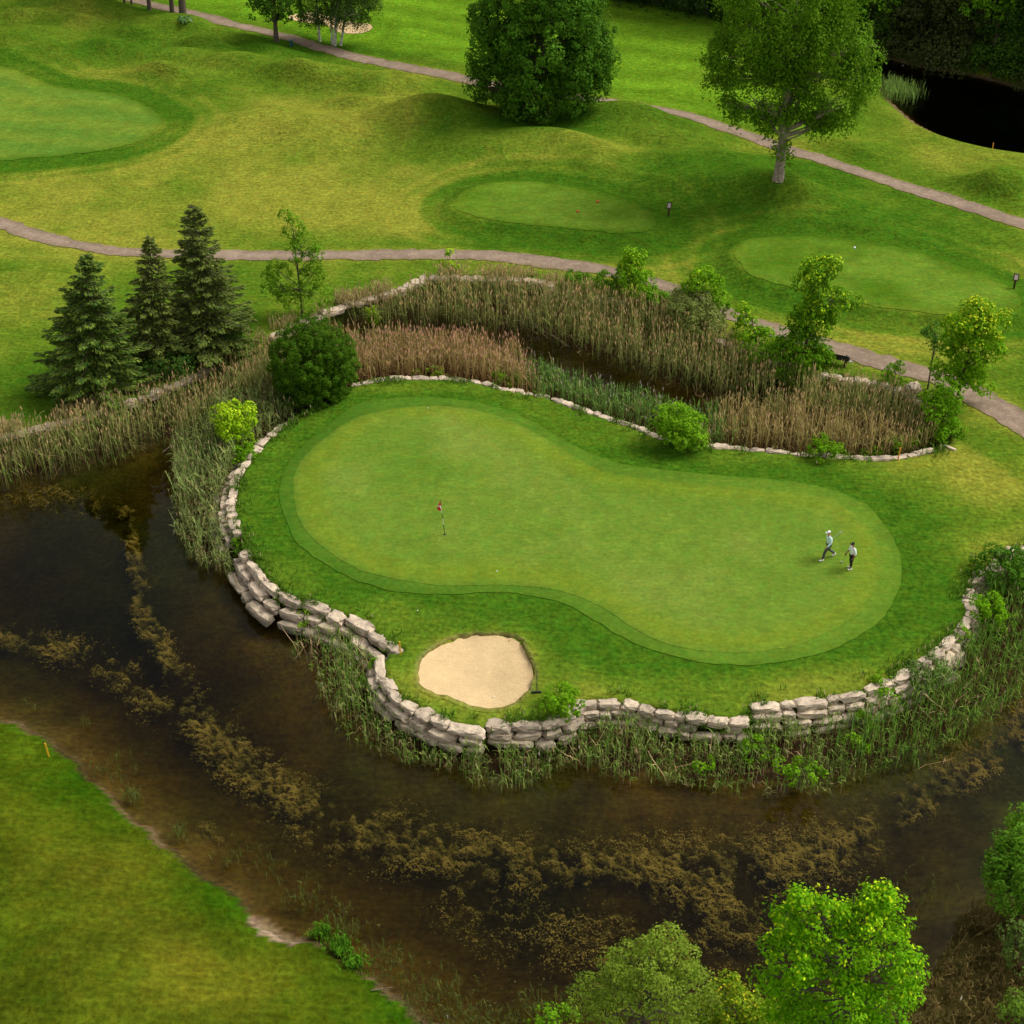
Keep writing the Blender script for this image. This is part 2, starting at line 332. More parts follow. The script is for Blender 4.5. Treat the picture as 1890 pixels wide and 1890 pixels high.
# ------------------------------------------------------------------ ground: heights
def axis(lo, hi, c, far):
    a = np.arange(lo, hi+1e-6, c); s = c; L = []; x = a[-1]
    while x < far: s *= 1.35; x += s; L.append(x)
    s = c; L2 = []; x = a[0]
    while x > -far: s *= 1.35; x -= s; L2.append(x)
    return np.concatenate([L2[::-1], a, L])
CELL = .25
gx = axis(-62, 62, CELL, 2500); gy = axis(24, 172, CELL, 2500)
X, Y = np.meshgrid(gx, gy)
core = (X > -66) & (X < 66) & (Y > 20) & (Y < 176)
def lazy(fn, default, *a):
    out = np.full(X.shape, default, float); out[core] = fn(X[core], Y[core], *a); return out
inW = np.zeros(X.shape, bool); inW[core] = inside(X[core], Y[core], water_poly)
inB = np.zeros(X.shape, bool); inB[core] = inside(X[core], Y[core], basin)
inC = np.zeros(X.shape, bool); inC[core] = inside(X[core], Y[core], creek)
dn = lazy(segdist, 99, near_shore, False); dr = lazy(segdist, 98, far_line, False)
dIs = lazy(segdist, 97, isl, False); dFw = lazy(segdist, 96, farwall, False)
dC = lazy(segdist, 99, creek)
dwall = np.minimum(dIs, dFw)
s_grn = lazy(sdf, -99, green); s_col = lazy(sdf, -99, collar); s_bun = lazy(sdf, -99, bunker); s_t1 = lazy(sdf, -99, tee1); s_t2 = lazy(sdf, -99, tee2)
s_big = lazy(sdf, -99, bigg); s_sf = lazy(sdf, -99, sandf); s_p1 = lazy(sdf, -99, path1); s_p2 = lazy(sdf, -99, path2)
dW = np.minimum(dn, dr)
mounds = [  # px, py, radius across, radius along, turn, height
    (310, 62, 7, 3, -.25, .9), (120, 25, 8, 4, -.1, 1.1), (60, 75, 6, 2.6, -.2, .7), (215, 100, 5, 2.4, -.5, .8), (440, 128, 6.5, 2.6, -.15, .9), (610, 152, 5.5, 2.6, -.1, .9),
    (705, 168, 4, 2.4, -.2, .7), (330, 112, 5, 2.0, .2, .6), (850, 215, 4.5, 2.2, 0, .65), (985, 268, 6, 2.4, -.15, .6), (1170, 222, 5.5, 2.4, -.3, 1.1), (1090, 290, 5, 2.0, -.6, .7),
    (1440, 366, 5, 2.2, -.5, 1.2), (1320, 300, 4.5, 1.8, -.3, .7), (1280, 350, 4, 2.0, -.3, .5), (1860, 350, 3, 2, 0, .9), (1560, 430, 5, 2, -.4, .5), (200, 40, 5, 2, 0, .6),
    (690, 60, 6, 2.5, -.3, .8), (60, 520, 5, 4, 0, .3), (520, 110, 5, 1.6, 0, .25), (1230, 260, 4, 1.6, -.3, .6), (500, 240, 9, 4, 0, .4), (150, 55, 3.5, 1.6, -.3, .7), (250, 75, 3, 1.5, -.2, .6), (380, 90, 3.5, 1.4, -.3, .7), (40, 45, 4, 1.6, 0, .6), (520, 150, 3, 1.6, -.4, .5), (300, 140, 4, 1.6, -.4, .6), (660, 195, 4, 1.8, -.2, .6), (760, 235, 4, 1.8, -.2, .5), (900, 290, 3.5, 1.6, -.2, .5), (1380, 330, 3, 1.5, -.6, .5), (1240, 310, 3, 1.4, -.5, .6)]
H = np.zeros(X.shape)
_r = random.Random(11)
for _ in range(46):
    a_, b_ = _r.uniform(-100, 860), _r.uniform(-10, 270)
    if a_ < 330 and b_ > 115: continue
    mounds.append((a_, b_, _r.uniform(3.0, 5.5), _r.uniform(1.5, 2.3), _r.uniform(-.6, .2), _r.uniform(.2, .45)))
for _ in range(16): mounds.append((_r.uniform(860, 1900), _r.uniform(250, 400), _r.uniform(2.5, 4), _r.uniform(1.2, 1.8), _r.uniform(-.7, 0), _r.uniform(.12, .28)))
for px, py, ra, rb, an, h in mounds:
    if py < 200 and px < 820: h *= 1.15; ra *= .74; rb *= .72
    cx, cy = at(px, py); c, s = math.cos(an), math.sin(an)
    u = (X-cx)*c+(Y-cy)*s; v = -(X-cx)*s+(Y-cy)*c
    H += 1.55*h*np.exp(-(u/ra)**2-(v/rb)**2)
H += (fbm(X, Y, 14, 3)-.5)*.5
flat = np.clip(np.minimum(np.where(inB, 0, dwall), np.where(inC, 0, dC)+1)/5, 0, 1)
H *= sstep(flat)
for s in (s_t1, s_t2):
    pl = sstep((s+1.6)/1.6); H = H*(1-sstep((s+3)/3))+pl*.45
H = np.where(s_p1 > -2, H*np.clip((-s_p1)/2, .25, 1), H); H = np.where(s_p2 > -2, H*np.clip((-s_p2)/2, .35, 1), H)
H += .12*sstep((s_col+.5)/3)*(fbm(X, Y, 9, 2))
H -= np.where(s_bun > -.2, .17*sstep((s_bun+.18)/.24)+.30*sstep(s_bun/2.2), 0)
H += np.where((s_bun <= 0), .1*np.exp(-(s_bun/.8)**2)*sstep((Y-at(870, 1260)[1])/2+.5), 0)
fl_s = sstep((s_sf+5)/4); H = H*(1-fl_s)+fl_s*.12*(Y-at(612, 50)[1])*np.clip((s_sf+6)/4, 0, 1); H -= .12*sstep((s_sf+.1)/.5)
UP = H.copy()
bench = WL+.06+.42*np.clip(dr/2.2, 0, 1)+(fbm(X, Y, 1.2, 2)-.5)*.12
nearb = WL+.02+(.28*sstep(dn/.5)+(1.2+(fbm(X, Y, 5, 2)-.5)*.5)*sstep(dn/7))
lowland = np.where(dn < dr, nearb, bench)
H = np.where(inB, np.where(dn < dr, nearb, np.maximum(bench, bench)), UP)
H = np.where(inB & (dwall < .3) & (dn > dr), bench, H)
bed = WL-.06-1.5*(1-np.exp(-dW/4.5))*(.75+.5*fbm(X, Y, 5, 2))-(fbm(X, Y, .8, 2)-.5)*.08
H = np.where(inW, bed, H)
H = np.where(inC, CWL-.05-1.3*(1-np.exp(-dC/2.5)), H)
H = np.where(~inC & (dC < 2.2), np.minimum(H, CWL+.04+(.9)*sstep(dC/2.2)+.0), H)
ix0 = np.searchsorted(gx, -62-1e-6); iy0 = np.searchsorted(gy, 24-1e-6)
def bil(A, x, y):
    x = np.asarray(x, float); y = np.asarray(y, float)
    fx = np.clip((x+62)/CELL, 0, 495.999)+ix0; fy = np.clip((y-24)/CELL, 0, 591.999)+iy0
    i = fx.astype(int); j = fy.astype(int); fx -= i; fy -= j
    return (A[j, i]*(1-fx)+A[j, i+1]*fx)*(1-fy)+(A[j+1, i]*(1-fx)+A[j+1, i+1]*fx)*fy
def gz(x, y): return float(bil(H, x, y))
def put(px, py, z0=0.0):                    # ground point seen at a pixel
    z = z0
    for _ in range(12):
        x, y = at(px, py, z); z = .5*z+.5*gz(x, y)
    x, y = at(px, py, z); return Vector((x, y, gz(x, y)))

# ------------------------------------------------------------------ ground: colours of the sward
LUSH = np.array((.050, .122, .007)); DRYC = np.array((.215, .230, .026)); MIDC = np.array((.100, .166, .012)); OLIVE = np.array((.12, .115, .010))
blobs = [(480, 290, 16, 8, .5), (300, 380, 14, 6, .45), (700, 395, 10, 5, .5), (620, 240, 8, 4, .3), (120, 60, 9, 5, .35), (330, 125, 8, 3, .3), (1730, 290, 6, 7, .5), (1860, 330, 5, 5, .35),
    (1500, 265, 4, 3, .3), (1850, 900, 6, 3, .55), (1660, 628, 8, 1.8, .5), (1500, 590, 5, 1.5, .4), (1350, 1275, 12, 1.6, .4), (700, 1130, 5, 1.6, .35), (560, 1060, 2.5, 2, .3), (1550, 1245, 6, 1.4, .35),
    (170, 1600, 4, 3, .35), (400, 1780, 3, 2, .3), (300, 1700, 5, 1.5, .25), (50, 1830, 4, 2, .35), (50, 600, 5, 6, .2), (1100, 285, 5, 2.5, .3), (640, 150, 6, 2.5, .3), (450, 140, 7, 2, .25), (1330, 440, 3, 4, .35),
    (1840, 1000, 4, 2, .4), (900, 220, 5, 2, .15), (940, 500, 14, 1.2, .25), (760, 715, 6, .7, .4), (1300, 845, 9, .8, .3),
    (1500, 330, 12, 4, -.6), (1010, 240, 9, 3.5, -.7), (1250, 380, 6, 5, -.3), (560, 95, 8, 3, -.6), (240, 110, 6, 2.5, -.35), (130, 285, 14, 2.2, -.45), (330, 215, 4, 3, -.4), (1050, 450, 10, 1.6, -.5), (1450, 560, 6, 2, -.3),
    (1650, 430, 9, 4, -.45), (350, 20, 12, 4, -.45), (700, 40, 7, 3, -.3), (620, 70, 6, 2.5, -.6), (1130, 845, 6, 1, -.4), (430, 1600, 2, 2.5, -.3), (280, 1420, 4, 2, -.35), (150, 560, 5, 5, -.25), (1780, 950, 4, 3, -.3), (1750, 1100, 3, 3, -.3)]
def dryness(x, y):
    d = .36+(fbm(x, y, 9, 4)-.5)*1.15+(fbm(x+50, y, 2.2, 3)-.5)*.45
    for px, py, rx, ry, a in blobs:
        cx, cy = at(px, py); d = d+a*np.exp(-((x-cx)/rx)**2-((y-cy)/ry)**2)
    return d
def lerp3(a, b, t): t = np.clip(t, 0, 1)[..., None]; return a*(1-t)+b*t
def sward(x, y):
    D = dryness(x, y)
    D = D+.35*np.exp(-np.maximum(-bil(s_p1, x, y), 0)/.6)*(bil(s_p1, x, y) > -3)+.35*np.exp(-np.maximum(-bil(s_p2, x, y), 0)/.5)*(bil(s_p2, x, y) > -3)
    sc = bil(s_col, x, y); D = D+.30*sstep((-sc-1.8)/2.5)*(sc > -9)*(y < 75)*(vnoise(x*.5, y*.5)+.4); D = D-.55*np.exp(-np.maximum(-sc, 0)/1.6)*(sc > -12)
    D = D-.4*np.exp(-bil(dn, x, y)/1.0)*(bil(dn, x, y) < 6)
    for s in (s_t1, s_t2, s_big): q = bil(s, x, y); D = D-.55*np.exp(-((q+1.5)/1.3)**2)+.16*np.sin(q*3.6)*(q > -5)*(q < -.3)+.15*np.exp(-((q+4)/1.0)**2)
    q = bil(s_bun, x, y); D = D+.5*np.exp(-np.maximum(-q, 0)/.5)*(q > -3)*(vnoise(x*1.1, y*1.1)+.2)
    c = lerp3(lerp3(LUSH, MIDC, D*2), DRYC, D*2-1)
    # darker, browner and more mottled grass colour on the near bank
    nb = sstep((bil(dr, x, y)-bil(dn, x, y))/6)*(y < 60)
    c = lerp3(c, lerp3(np.array((.034, .088, .002))*np.ones((len(x), 3)), np.array((.105, .110, .006)), D*1.1-.1)*(.45+1.0*fbm(x+7, y, 2.6, 4)[:, None])*.82, nb*.9)
    # fine-bladed fairway beyond the upper path
    fw = np.clip((y-(at(1100, 180)[1]-(x-at(1100, 180)[0])*.60))/3, 0, 1)*(np.clip((at(1560, 200)[0]+2-x)/6, 0, 1))
    strip = .5+.5*np.sin((x*.35+y)*1.15+fbm(x, y, 8, 2)*4)
    fc = np.array((.125, .250, .012))*(.82+.3*strip[..., None]+.25*(fbm(x, y, 6, 3)[..., None]-.5))
    c = lerp3(c, fc, fw*.85*np.clip(1.25-D*.5, 0, 1))
    return c
core_i = core
gc = np.zeros(X.shape+(3,)); gc[:] = MIDC
xs, ys = X[core], Y[core]; gc[core] = sward(xs, ys)
mud = np.array((.035, .021, .010)); bedc = np.array((.105, .068, .014)); bedg = np.array((.055, .064, .016))
bedcol = lerp3(bedc*np.ones(X.shape+(3,)), bedg, (fbm(X, Y, 6, 3)-.35)*2.2+np.clip((X-10)/14, 0, 1)*(Y < 60)*.8)*(.65+.7*fbm(X, Y, 1.1, 3)[..., None])
gc = np.where((inB & (dn >= dr))[..., None], mud*(.6+.9*fbm(X, Y, 1.0, 3)[..., None]), gc)
wet = (inB & (dn < dr) & (dn < .28+.5*(fbm(X, Y, 2.5, 2)-.45)))
gc = np.where(wet[..., None], lerp3(np.array((.045, .035, .012))*np.ones(X.shape+(3,)), np.array((.13, .085, .045)), (fbm(X, Y, 3.0, 3)-.48)*5), gc)
mead = (X > at(1660, 1900)[0]) & (Y < 52) & (dn < dr) & core
gc = np.where(mead[..., None], np.array((.060, .050, .014))*(.5+fbm(X, Y, .9, 3)[..., None]), gc)
gc = np.where(inW[..., None], bedcol, gc); gc = np.where(inC[..., None], np.array((.06, .035, .012)), gc)
gc = np.where((~inC & (dC < .5))[..., None], np.array((.14, .10, .05)), gc)
ds = segdist(X[core], Y[core], W2([(478, 1700), (505, 1726), (545, 1737)], WL), False); t_ = np.zeros(X.shape); t_[core] = np.exp(-(ds/.42)**2)*(.5+fbm(X[core], Y[core], .7, 3))
t_ = np.where((Y > 0), t_, 0); gc = np.where((t_ > .45)[..., None], np.array((.27, .19, .125)), gc)
idx = np.arange(X.size).reshape(X.shape)
GF = np.stack([idx[:-1, :-1], idx[:-1, 1:], idx[1:, 1:], idx[1:, :-1]], -1).reshape(-1, 4)
V = np.stack([X, Y, H], -1).reshape(-1, 3)
o = link('ground', mesh_np('ground', V, GF, gc.reshape(-1, 3), M_ROUGH, True)); tag(o, kind='structure')

def resample(P, step, closed=True):
    Q = np.vstack([P, P[:1]]) if closed else P
    L = np.concatenate([[0], np.cumsum(np.linalg.norm(np.diff(Q, axis=0), axis=1))]); n = max(8, int(L[-1]/step))
    t = np.linspace(0, L[-1], n, endpoint=not closed)
    return np.stack([np.interp(t, L, Q[:, 0]), np.interp(t, L, Q[:, 1])], 1)
def patch(name, P, lift, cell, colf, mat, wob=0):
    P = resample(P, cell*.8)
    if wob: P = P+(np.stack([vnoise(P[:, 0]*1.7, P[:, 1]*1.7), vnoise(P[:, 0]*1.7+40, P[:, 1]*1.7)], 1)-.5)*wob
    x0, y0 = P.min(0); x1, y1 = P.max(0)
    A, B = np.meshgrid(np.arange(x0, x1, cell), np.arange(y0, y1, cell)); A = A.ravel()+(rng.random(A.size)-.5)*cell*.2; B = B.ravel()
    s = sdf(A, B, P); A = A[s > cell*.45]; B = B[s > cell*.45]
    pts = [Vector(p) for p in P]+[Vector((a, b)) for a, b in zip(A, B)]; n = len(P)
    vo, _, fo, *_ = delaunay_2d_cdt(pts, [(i, (i+1) % n) for i in range(n)], [], 1, 1e-5)
    v = np.array([tuple(q) for q in vo]); f = np.array([q for q in fo if len(q) == 3])
    z = bil(H, v[:, 0], v[:, 1])+lift
    a, b, c = v[f[:, 0]], v[f[:, 1]], v[f[:, 2]]
    ar = (b[:, 0]-a[:, 0])*(c[:, 1]-a[:, 1])-(b[:, 1]-a[:, 1])*(c[:, 0]-a[:, 0]); f[ar < 0] = f[ar < 0][:, ::-1]
    o = link(name, mesh_np(name, np.column_stack([v, z]), f, colf(v[:, 0], v[:, 1]), mat, True)); tag(o, kind='structure'); return o
G1 = np.array((.122, .203, .022)); G2 = np.array((.085, .168, .014)); G3 = np.array((.168, .226, .034))
def green_col(x, y):
    c = lerp3(G1*np.ones((len(x), 3)), G2, (fbm(x, y, 7, 3)-.42)*2.2); c = lerp3(c, G3, (fbm(x+30, y+9, 3, 4)-.52)*2.2)
    q = bil(s_col, x, y); c = lerp3(c, np.array((.15, .21, .014)), np.exp(-((q-1.6)/.8)**2)*.6)
    return lerp3(c, collar_col(x, y), np.exp(-np.maximum(bil(s_grn, x, y), 0)/.22)*.45)
def collar_col(x, y):
    e = (x-at(1000, 900)[0])/15
    a = lerp3(np.array((.060, .138, .012))*np.ones((len(x), 3)), np.array((.110, .195, .018)), .5+.5*e)
    a = a*(.88+.28*fbm(x, y, 3, 3)[:, None]); q = np.maximum(bil(s_col, x, y), 0)
    return lerp3(a, sward(x, y), np.exp(-q/.5)*.4)
patch('green_collar', collar, .03, .4, collar_col, M_GREEN, .16)
patch('putting_green', green, .045, .4, green_col, M_GREEN, .10)
def tee_col(x, y): q = np.maximum(np.maximum(bil(s_t1, x, y), bil(s_t2, x, y)), 0); return lerp3(sward(x, y),  lerp3(np.array((.115, .200, .018))*np.ones((len(x), 3)), np.array((.068, .145, .008)), (fbm(x, y, 3.5, 3)-.42)*2.6), .25+q/1.1)
patch('left_tee_box', tee1, .03, .4, tee_col, M_TEE, .25); patch('right_tee_box', tee2, .03, .4, tee_col, M_TEE, .25)
def big_col(x, y):
    st = .5+.5*np.sin((y+x*.3)*1.4+fbm(x, y, 5, 2)*5)
    return lerp3(np.array((.095, .185, .020))*np.ones((len(x), 3)), np.array((.17, .225, .024)), st*.5+(fbm(x, y, 5, 3)-.45))
patch('practice_green', bigg, .03, .6, lambda x, y: lerp3(sward(x, y), big_col(x, y), .2+np.maximum(bil(s_big, x, y), 0)/1.2), M_TEE, .3)
def sand_col(x, y): return np.array((.60, .44, .235))*(.9+.2*fbm(x, y, 1.6, 3)[:, None])
patch('bunker_sand', bunker, .03, .3, sand_col, M_SAND, .12)
patch('far_bunker_sand', sandf, .05, .4, sand_col, M_SAND, .2)
bp = resample(bunker, .12); bp = bp+(np.stack([vnoise(bp[:, 0]*2.7, bp[:, 1]*2.7), vnoise(bp[:, 0]*2.7+40, bp[:, 1]*2.7)], 1)-.5)*.16
bc = bp.mean(0); bo = (bp-bc)/np.linalg.norm(bp-bc, axis=1)[:, None]; zt = bil(UP, bp[:, 0]+bo[:, 0]*.45, bp[:, 1]+bo[:, 1]*.45)
lipV = np.vstack([np.column_stack([bp+bo*.30, zt+.01]), np.column_stack([bp+bo*.02, zt+.035]), np.column_stack([bp-bo*.03, zt-.26])]); nb_ = len(bp); r0 = np.arange(nb_); r1 = (r0+1) % nb_
lipF = np.vstack([np.stack([r0, r1, r1+nb_, r0+nb_], 1), np.stack([r0+nb_, r1+nb_, r1+2*nb_, r0+2*nb_], 1)])
tc_ = sward(bp[:, 0]+bo[:, 0]*.4, bp[:, 1]+bo[:, 1]*.4); lipC = np.vstack([tc_, lerp3(tc_, np.array((.30, .22, .09)), .45+.0*r0), np.array((.11, .062, .025))*np.ones((nb_, 3))])
tag(link('bunker_lip', mesh_np('bunker_lip', lipV, lipF, lipC, M_ROUGH)), kind='structure')
def path_col(x, y): 
    q = np.maximum(bil(s_p1, x, y), bil(s_p2, x, y)); base = np.array((.245, .178, .130))*(.78+.44*fbm(x, y, 2.2, 4)[:, None])
    base = lerp3(base, np.array((.33, .265, .20)), np.exp(-((q-.62)/.16)**2)*.35); return lerp3(base, np.array((.17, .155, .06)), np.exp(-np.maximum(q, 0)/.12)*(fbm(x, y, 1.4, 2) > .47)*.8)
patch('lower_cart_path', path1, .035, .3, path_col, M_PATH, .42)
patch('upper_cart_path', path2, .035, .35, path_col, M_PATH, .34)

def slab(name, P, z, mat):
    bm = bmesh.new()
    P = resample(P, 1.2)
    vs = [bm.verts.new((p[0], p[1], z)) for p in P]; vb = [bm.verts.new((p[0], p[1], z-3.5)) for p in P]; n = len(vs)
    bm.faces.new(vs); bm.faces.new(vb[::-1])
    for i in range(n): bm.faces.new((vs[(i+1) % n], vs[i], vb[i], vb[(i+1) % n]))
    bmesh.ops.recalc_face_normals(bm, faces=bm.faces[:]); bmesh.ops.triangulate(bm, faces=bm.faces[:])
    tag(bm_obj(name, bm, mat), kind='structure')
# the water sheet reaches a little under its banks
def grow(P, r):
    a = P-np.roll(P, 1, 0); b = np.roll(P, -1, 0)-P; t = a/np.maximum(np.linalg.norm(a, axis=1)[:, None], 1e-6)+b/np.maximum(np.linalg.norm(b, axis=1)[:, None], 1e-6)
    n = np.stack([t[:, 1], -t[:, 0]], 1); n /= np.maximum(np.linalg.norm(n, axis=1)[:, None], 1e-6)
    ar = np.sum(P[:, 0]*np.roll(P[:, 1], -1)-np.roll(P[:, 0], -1)*P[:, 1]); return P+n*r*(1 if ar > 0 else -1)
slab('pond_water', grow(resample(water_poly, 1.0), .25), WL, M_WATER)
slab('creek_water', grow(resample(creek, 1.0), .3), CWL, M_CREEK)

# ------------------------------------------------------------------ retaining walls: every stone a part
def rock_mesh(seed, cuts=2):
    r = random.Random(seed); bm = bmesh.new(); bmesh.ops.create_cube(bm, size=1)
    bmesh.ops.subdivide_edges(bm, edges=bm.edges[:], cuts=cuts, use_grid_fill=True)
    for v in bm.verts:
        k = sum(abs(abs(c)-.5) < .01 for c in v.co)
        if k >= 2: v.co *= (1-.09*(k-1)-r.random()*.05)
        v.co += Vector((r.uniform(-1, 1), r.uniform(-1, 1), r.uniform(-1, 1)))*.085
        v.co.x += v.co.y*.0
    sh = r.uniform(-.18, .18)
    for v in bm.verts: v.co.x += v.co.z*sh; v.co.z += v.co.x*r.uniform(-.02, .02)
    bmesh.ops.triangulate(bm, faces=bm.faces[:])
    me = bpy.data.meshes.new('stone'); bm.to_mesh(me); bm.free(); me.materials.append(M_STONE); return me
ROCKS = [rock_mesh(s) for s in range(9)]
def wall(label, pts, courses, z_top=.06, lmin=.7, lmax=1.8, step=.42, hgt=.46, dep=.62, gaps=(), z=0.0, group=None, jit=.05, first=.08):
    P = W2(pts, z); P = catmull(P, 3, False); mid = P[len(P)//2]
    w = thing('retaining_wall', label, 'stone wall', (mid[0], mid[1], -1.3), 0, group)
    seg = np.linalg.norm(np.diff(P, axis=0), axis=1); Lc = np.concatenate([[0], np.cumsum(seg)]); tot = Lc[-1]
    for c in range(courses):
        s = -random.uniform(0, .3)
        while s < tot-.2:
            L = lmin*.72+(lmax*.88-lmin*.72)*random.random()**1.5
            if s+L > tot+.25: L = max(tot-s+.1, .45)
            t = min(max(s+L/2, 0), tot)
            p = np.array([np.interp(t, Lc, P[:, 0]), np.interp(t, Lc, P[:, 1])])
            a = np.array([np.interp(max(t-L*.45, 0), Lc, P[:, 0]), np.interp(max(t-L*.45, 0), Lc, P[:, 1])])
            b = np.array([np.interp(min(t+L*.45, tot), Lc, P[:, 0]), np.interp(min(t+L*.45, tot), Lc, P[:, 1])])
            d = (b-a)/max(np.linalg.norm(b-a), 1e-6); n = np.array((-d[1], d[0]))
            if not inside(np.array([p[0]+n[0]*.6]), np.array([p[1]+n[1]*.6]), basin)[0]: n = -n
            s += L
            if c and random.random() < .035: continue
            if c == 0 and any(g0 < t/tot < g1 for g0, g1 in gaps): continue
            q = p+n*(first+step*c+random.uniform(-jit, jit))
            o = link('stone', random.choice(ROCKS), w)
            h = hgt*random.uniform(.84, 1.12)
            o.location = (q[0]-mid[0], q[1]-mid[1], z_top-h/2-c*hgt*.9+random.uniform(-.05, .05)+1.3)
            o.rotation_euler = (random.uniform(-.05, .05), random.uniform(-.04, .04), math.atan2(d[1], d[0])+random.uniform(-.05, .05)+(math.pi if random.random() < .5 else 0))
            o.scale = (L*random.uniform(.9, 1.03), dep*random.uniform(.7, 1.15), h)
    return w
wg = 'limestone retaining walls round the pond'
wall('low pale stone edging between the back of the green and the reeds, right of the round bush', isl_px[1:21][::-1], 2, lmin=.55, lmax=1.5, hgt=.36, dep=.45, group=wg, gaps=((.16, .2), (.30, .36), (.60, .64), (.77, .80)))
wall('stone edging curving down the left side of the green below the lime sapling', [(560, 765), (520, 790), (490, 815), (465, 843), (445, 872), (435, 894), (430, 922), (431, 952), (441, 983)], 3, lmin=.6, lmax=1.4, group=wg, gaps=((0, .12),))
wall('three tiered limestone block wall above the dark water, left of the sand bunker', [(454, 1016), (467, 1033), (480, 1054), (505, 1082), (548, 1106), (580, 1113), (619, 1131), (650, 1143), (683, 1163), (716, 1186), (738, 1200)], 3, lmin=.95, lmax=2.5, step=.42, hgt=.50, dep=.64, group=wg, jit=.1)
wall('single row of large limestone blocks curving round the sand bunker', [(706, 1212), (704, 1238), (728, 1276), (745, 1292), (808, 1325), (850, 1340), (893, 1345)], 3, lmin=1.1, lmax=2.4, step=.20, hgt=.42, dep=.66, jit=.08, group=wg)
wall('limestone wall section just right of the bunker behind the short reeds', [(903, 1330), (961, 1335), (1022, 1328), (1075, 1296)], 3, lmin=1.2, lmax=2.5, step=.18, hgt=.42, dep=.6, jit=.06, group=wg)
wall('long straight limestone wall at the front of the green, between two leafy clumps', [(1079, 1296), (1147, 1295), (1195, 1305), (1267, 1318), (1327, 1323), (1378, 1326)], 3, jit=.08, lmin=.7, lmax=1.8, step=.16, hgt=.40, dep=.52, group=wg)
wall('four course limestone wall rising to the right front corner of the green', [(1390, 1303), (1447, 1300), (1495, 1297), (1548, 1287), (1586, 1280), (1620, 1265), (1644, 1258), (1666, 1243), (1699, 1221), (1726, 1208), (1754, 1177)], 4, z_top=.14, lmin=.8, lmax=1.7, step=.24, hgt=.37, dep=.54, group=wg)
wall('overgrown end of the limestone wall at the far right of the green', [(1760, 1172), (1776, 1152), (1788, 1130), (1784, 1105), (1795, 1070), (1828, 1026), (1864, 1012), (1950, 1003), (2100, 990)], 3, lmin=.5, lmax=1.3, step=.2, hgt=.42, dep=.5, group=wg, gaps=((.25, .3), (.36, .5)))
wall('pale stone wall behind the tan reeds below the left cart path', farwall_px[8:18], 1, z_top=.06, lmin=.8, lmax=1.8, group=wg, step=.5, dep=.8)
wall('stone wall hidden in reeds at the left edge below the spruces', farwall_px[1:8], 1, z_top=.0, lmin=.8, lmax=1.8, group=wg)
wall('stone wall beside the bench and cart path behind the reed bed', farwall_px[18:28], 1, z_top=.02, lmin=.7, lmax=1.6, group=wg, gaps=((.1, .45), (.55, .6)))
def boulder(px, py, s, label, rz=.4):
    p = put(px, py); o = link('boulder', ROCKS[3].copy()); o.location = p+Vector((0, 0, s[2]*.35)); o.scale = s; o.rotation_euler = (.1, .05, rz); tag(o, label, 'boulder')
boulder(1685, 722, (.9, .7, .55), 'pale boulder beside the cart path at the right end of the reed bed')
boulder(1697, 738, (.6, .45, .35), 'smaller pale rock just below the boulder by the cart path', 1)
boulder(1722, 838, (1.7, .7, .3), 'flat grey slab of rock on the grass under the leafy bushes', .35)
boulder(1752, 828, (.75, .16, .16), 'short pale broken log lying on the grass past the flat rock slab', -.7)

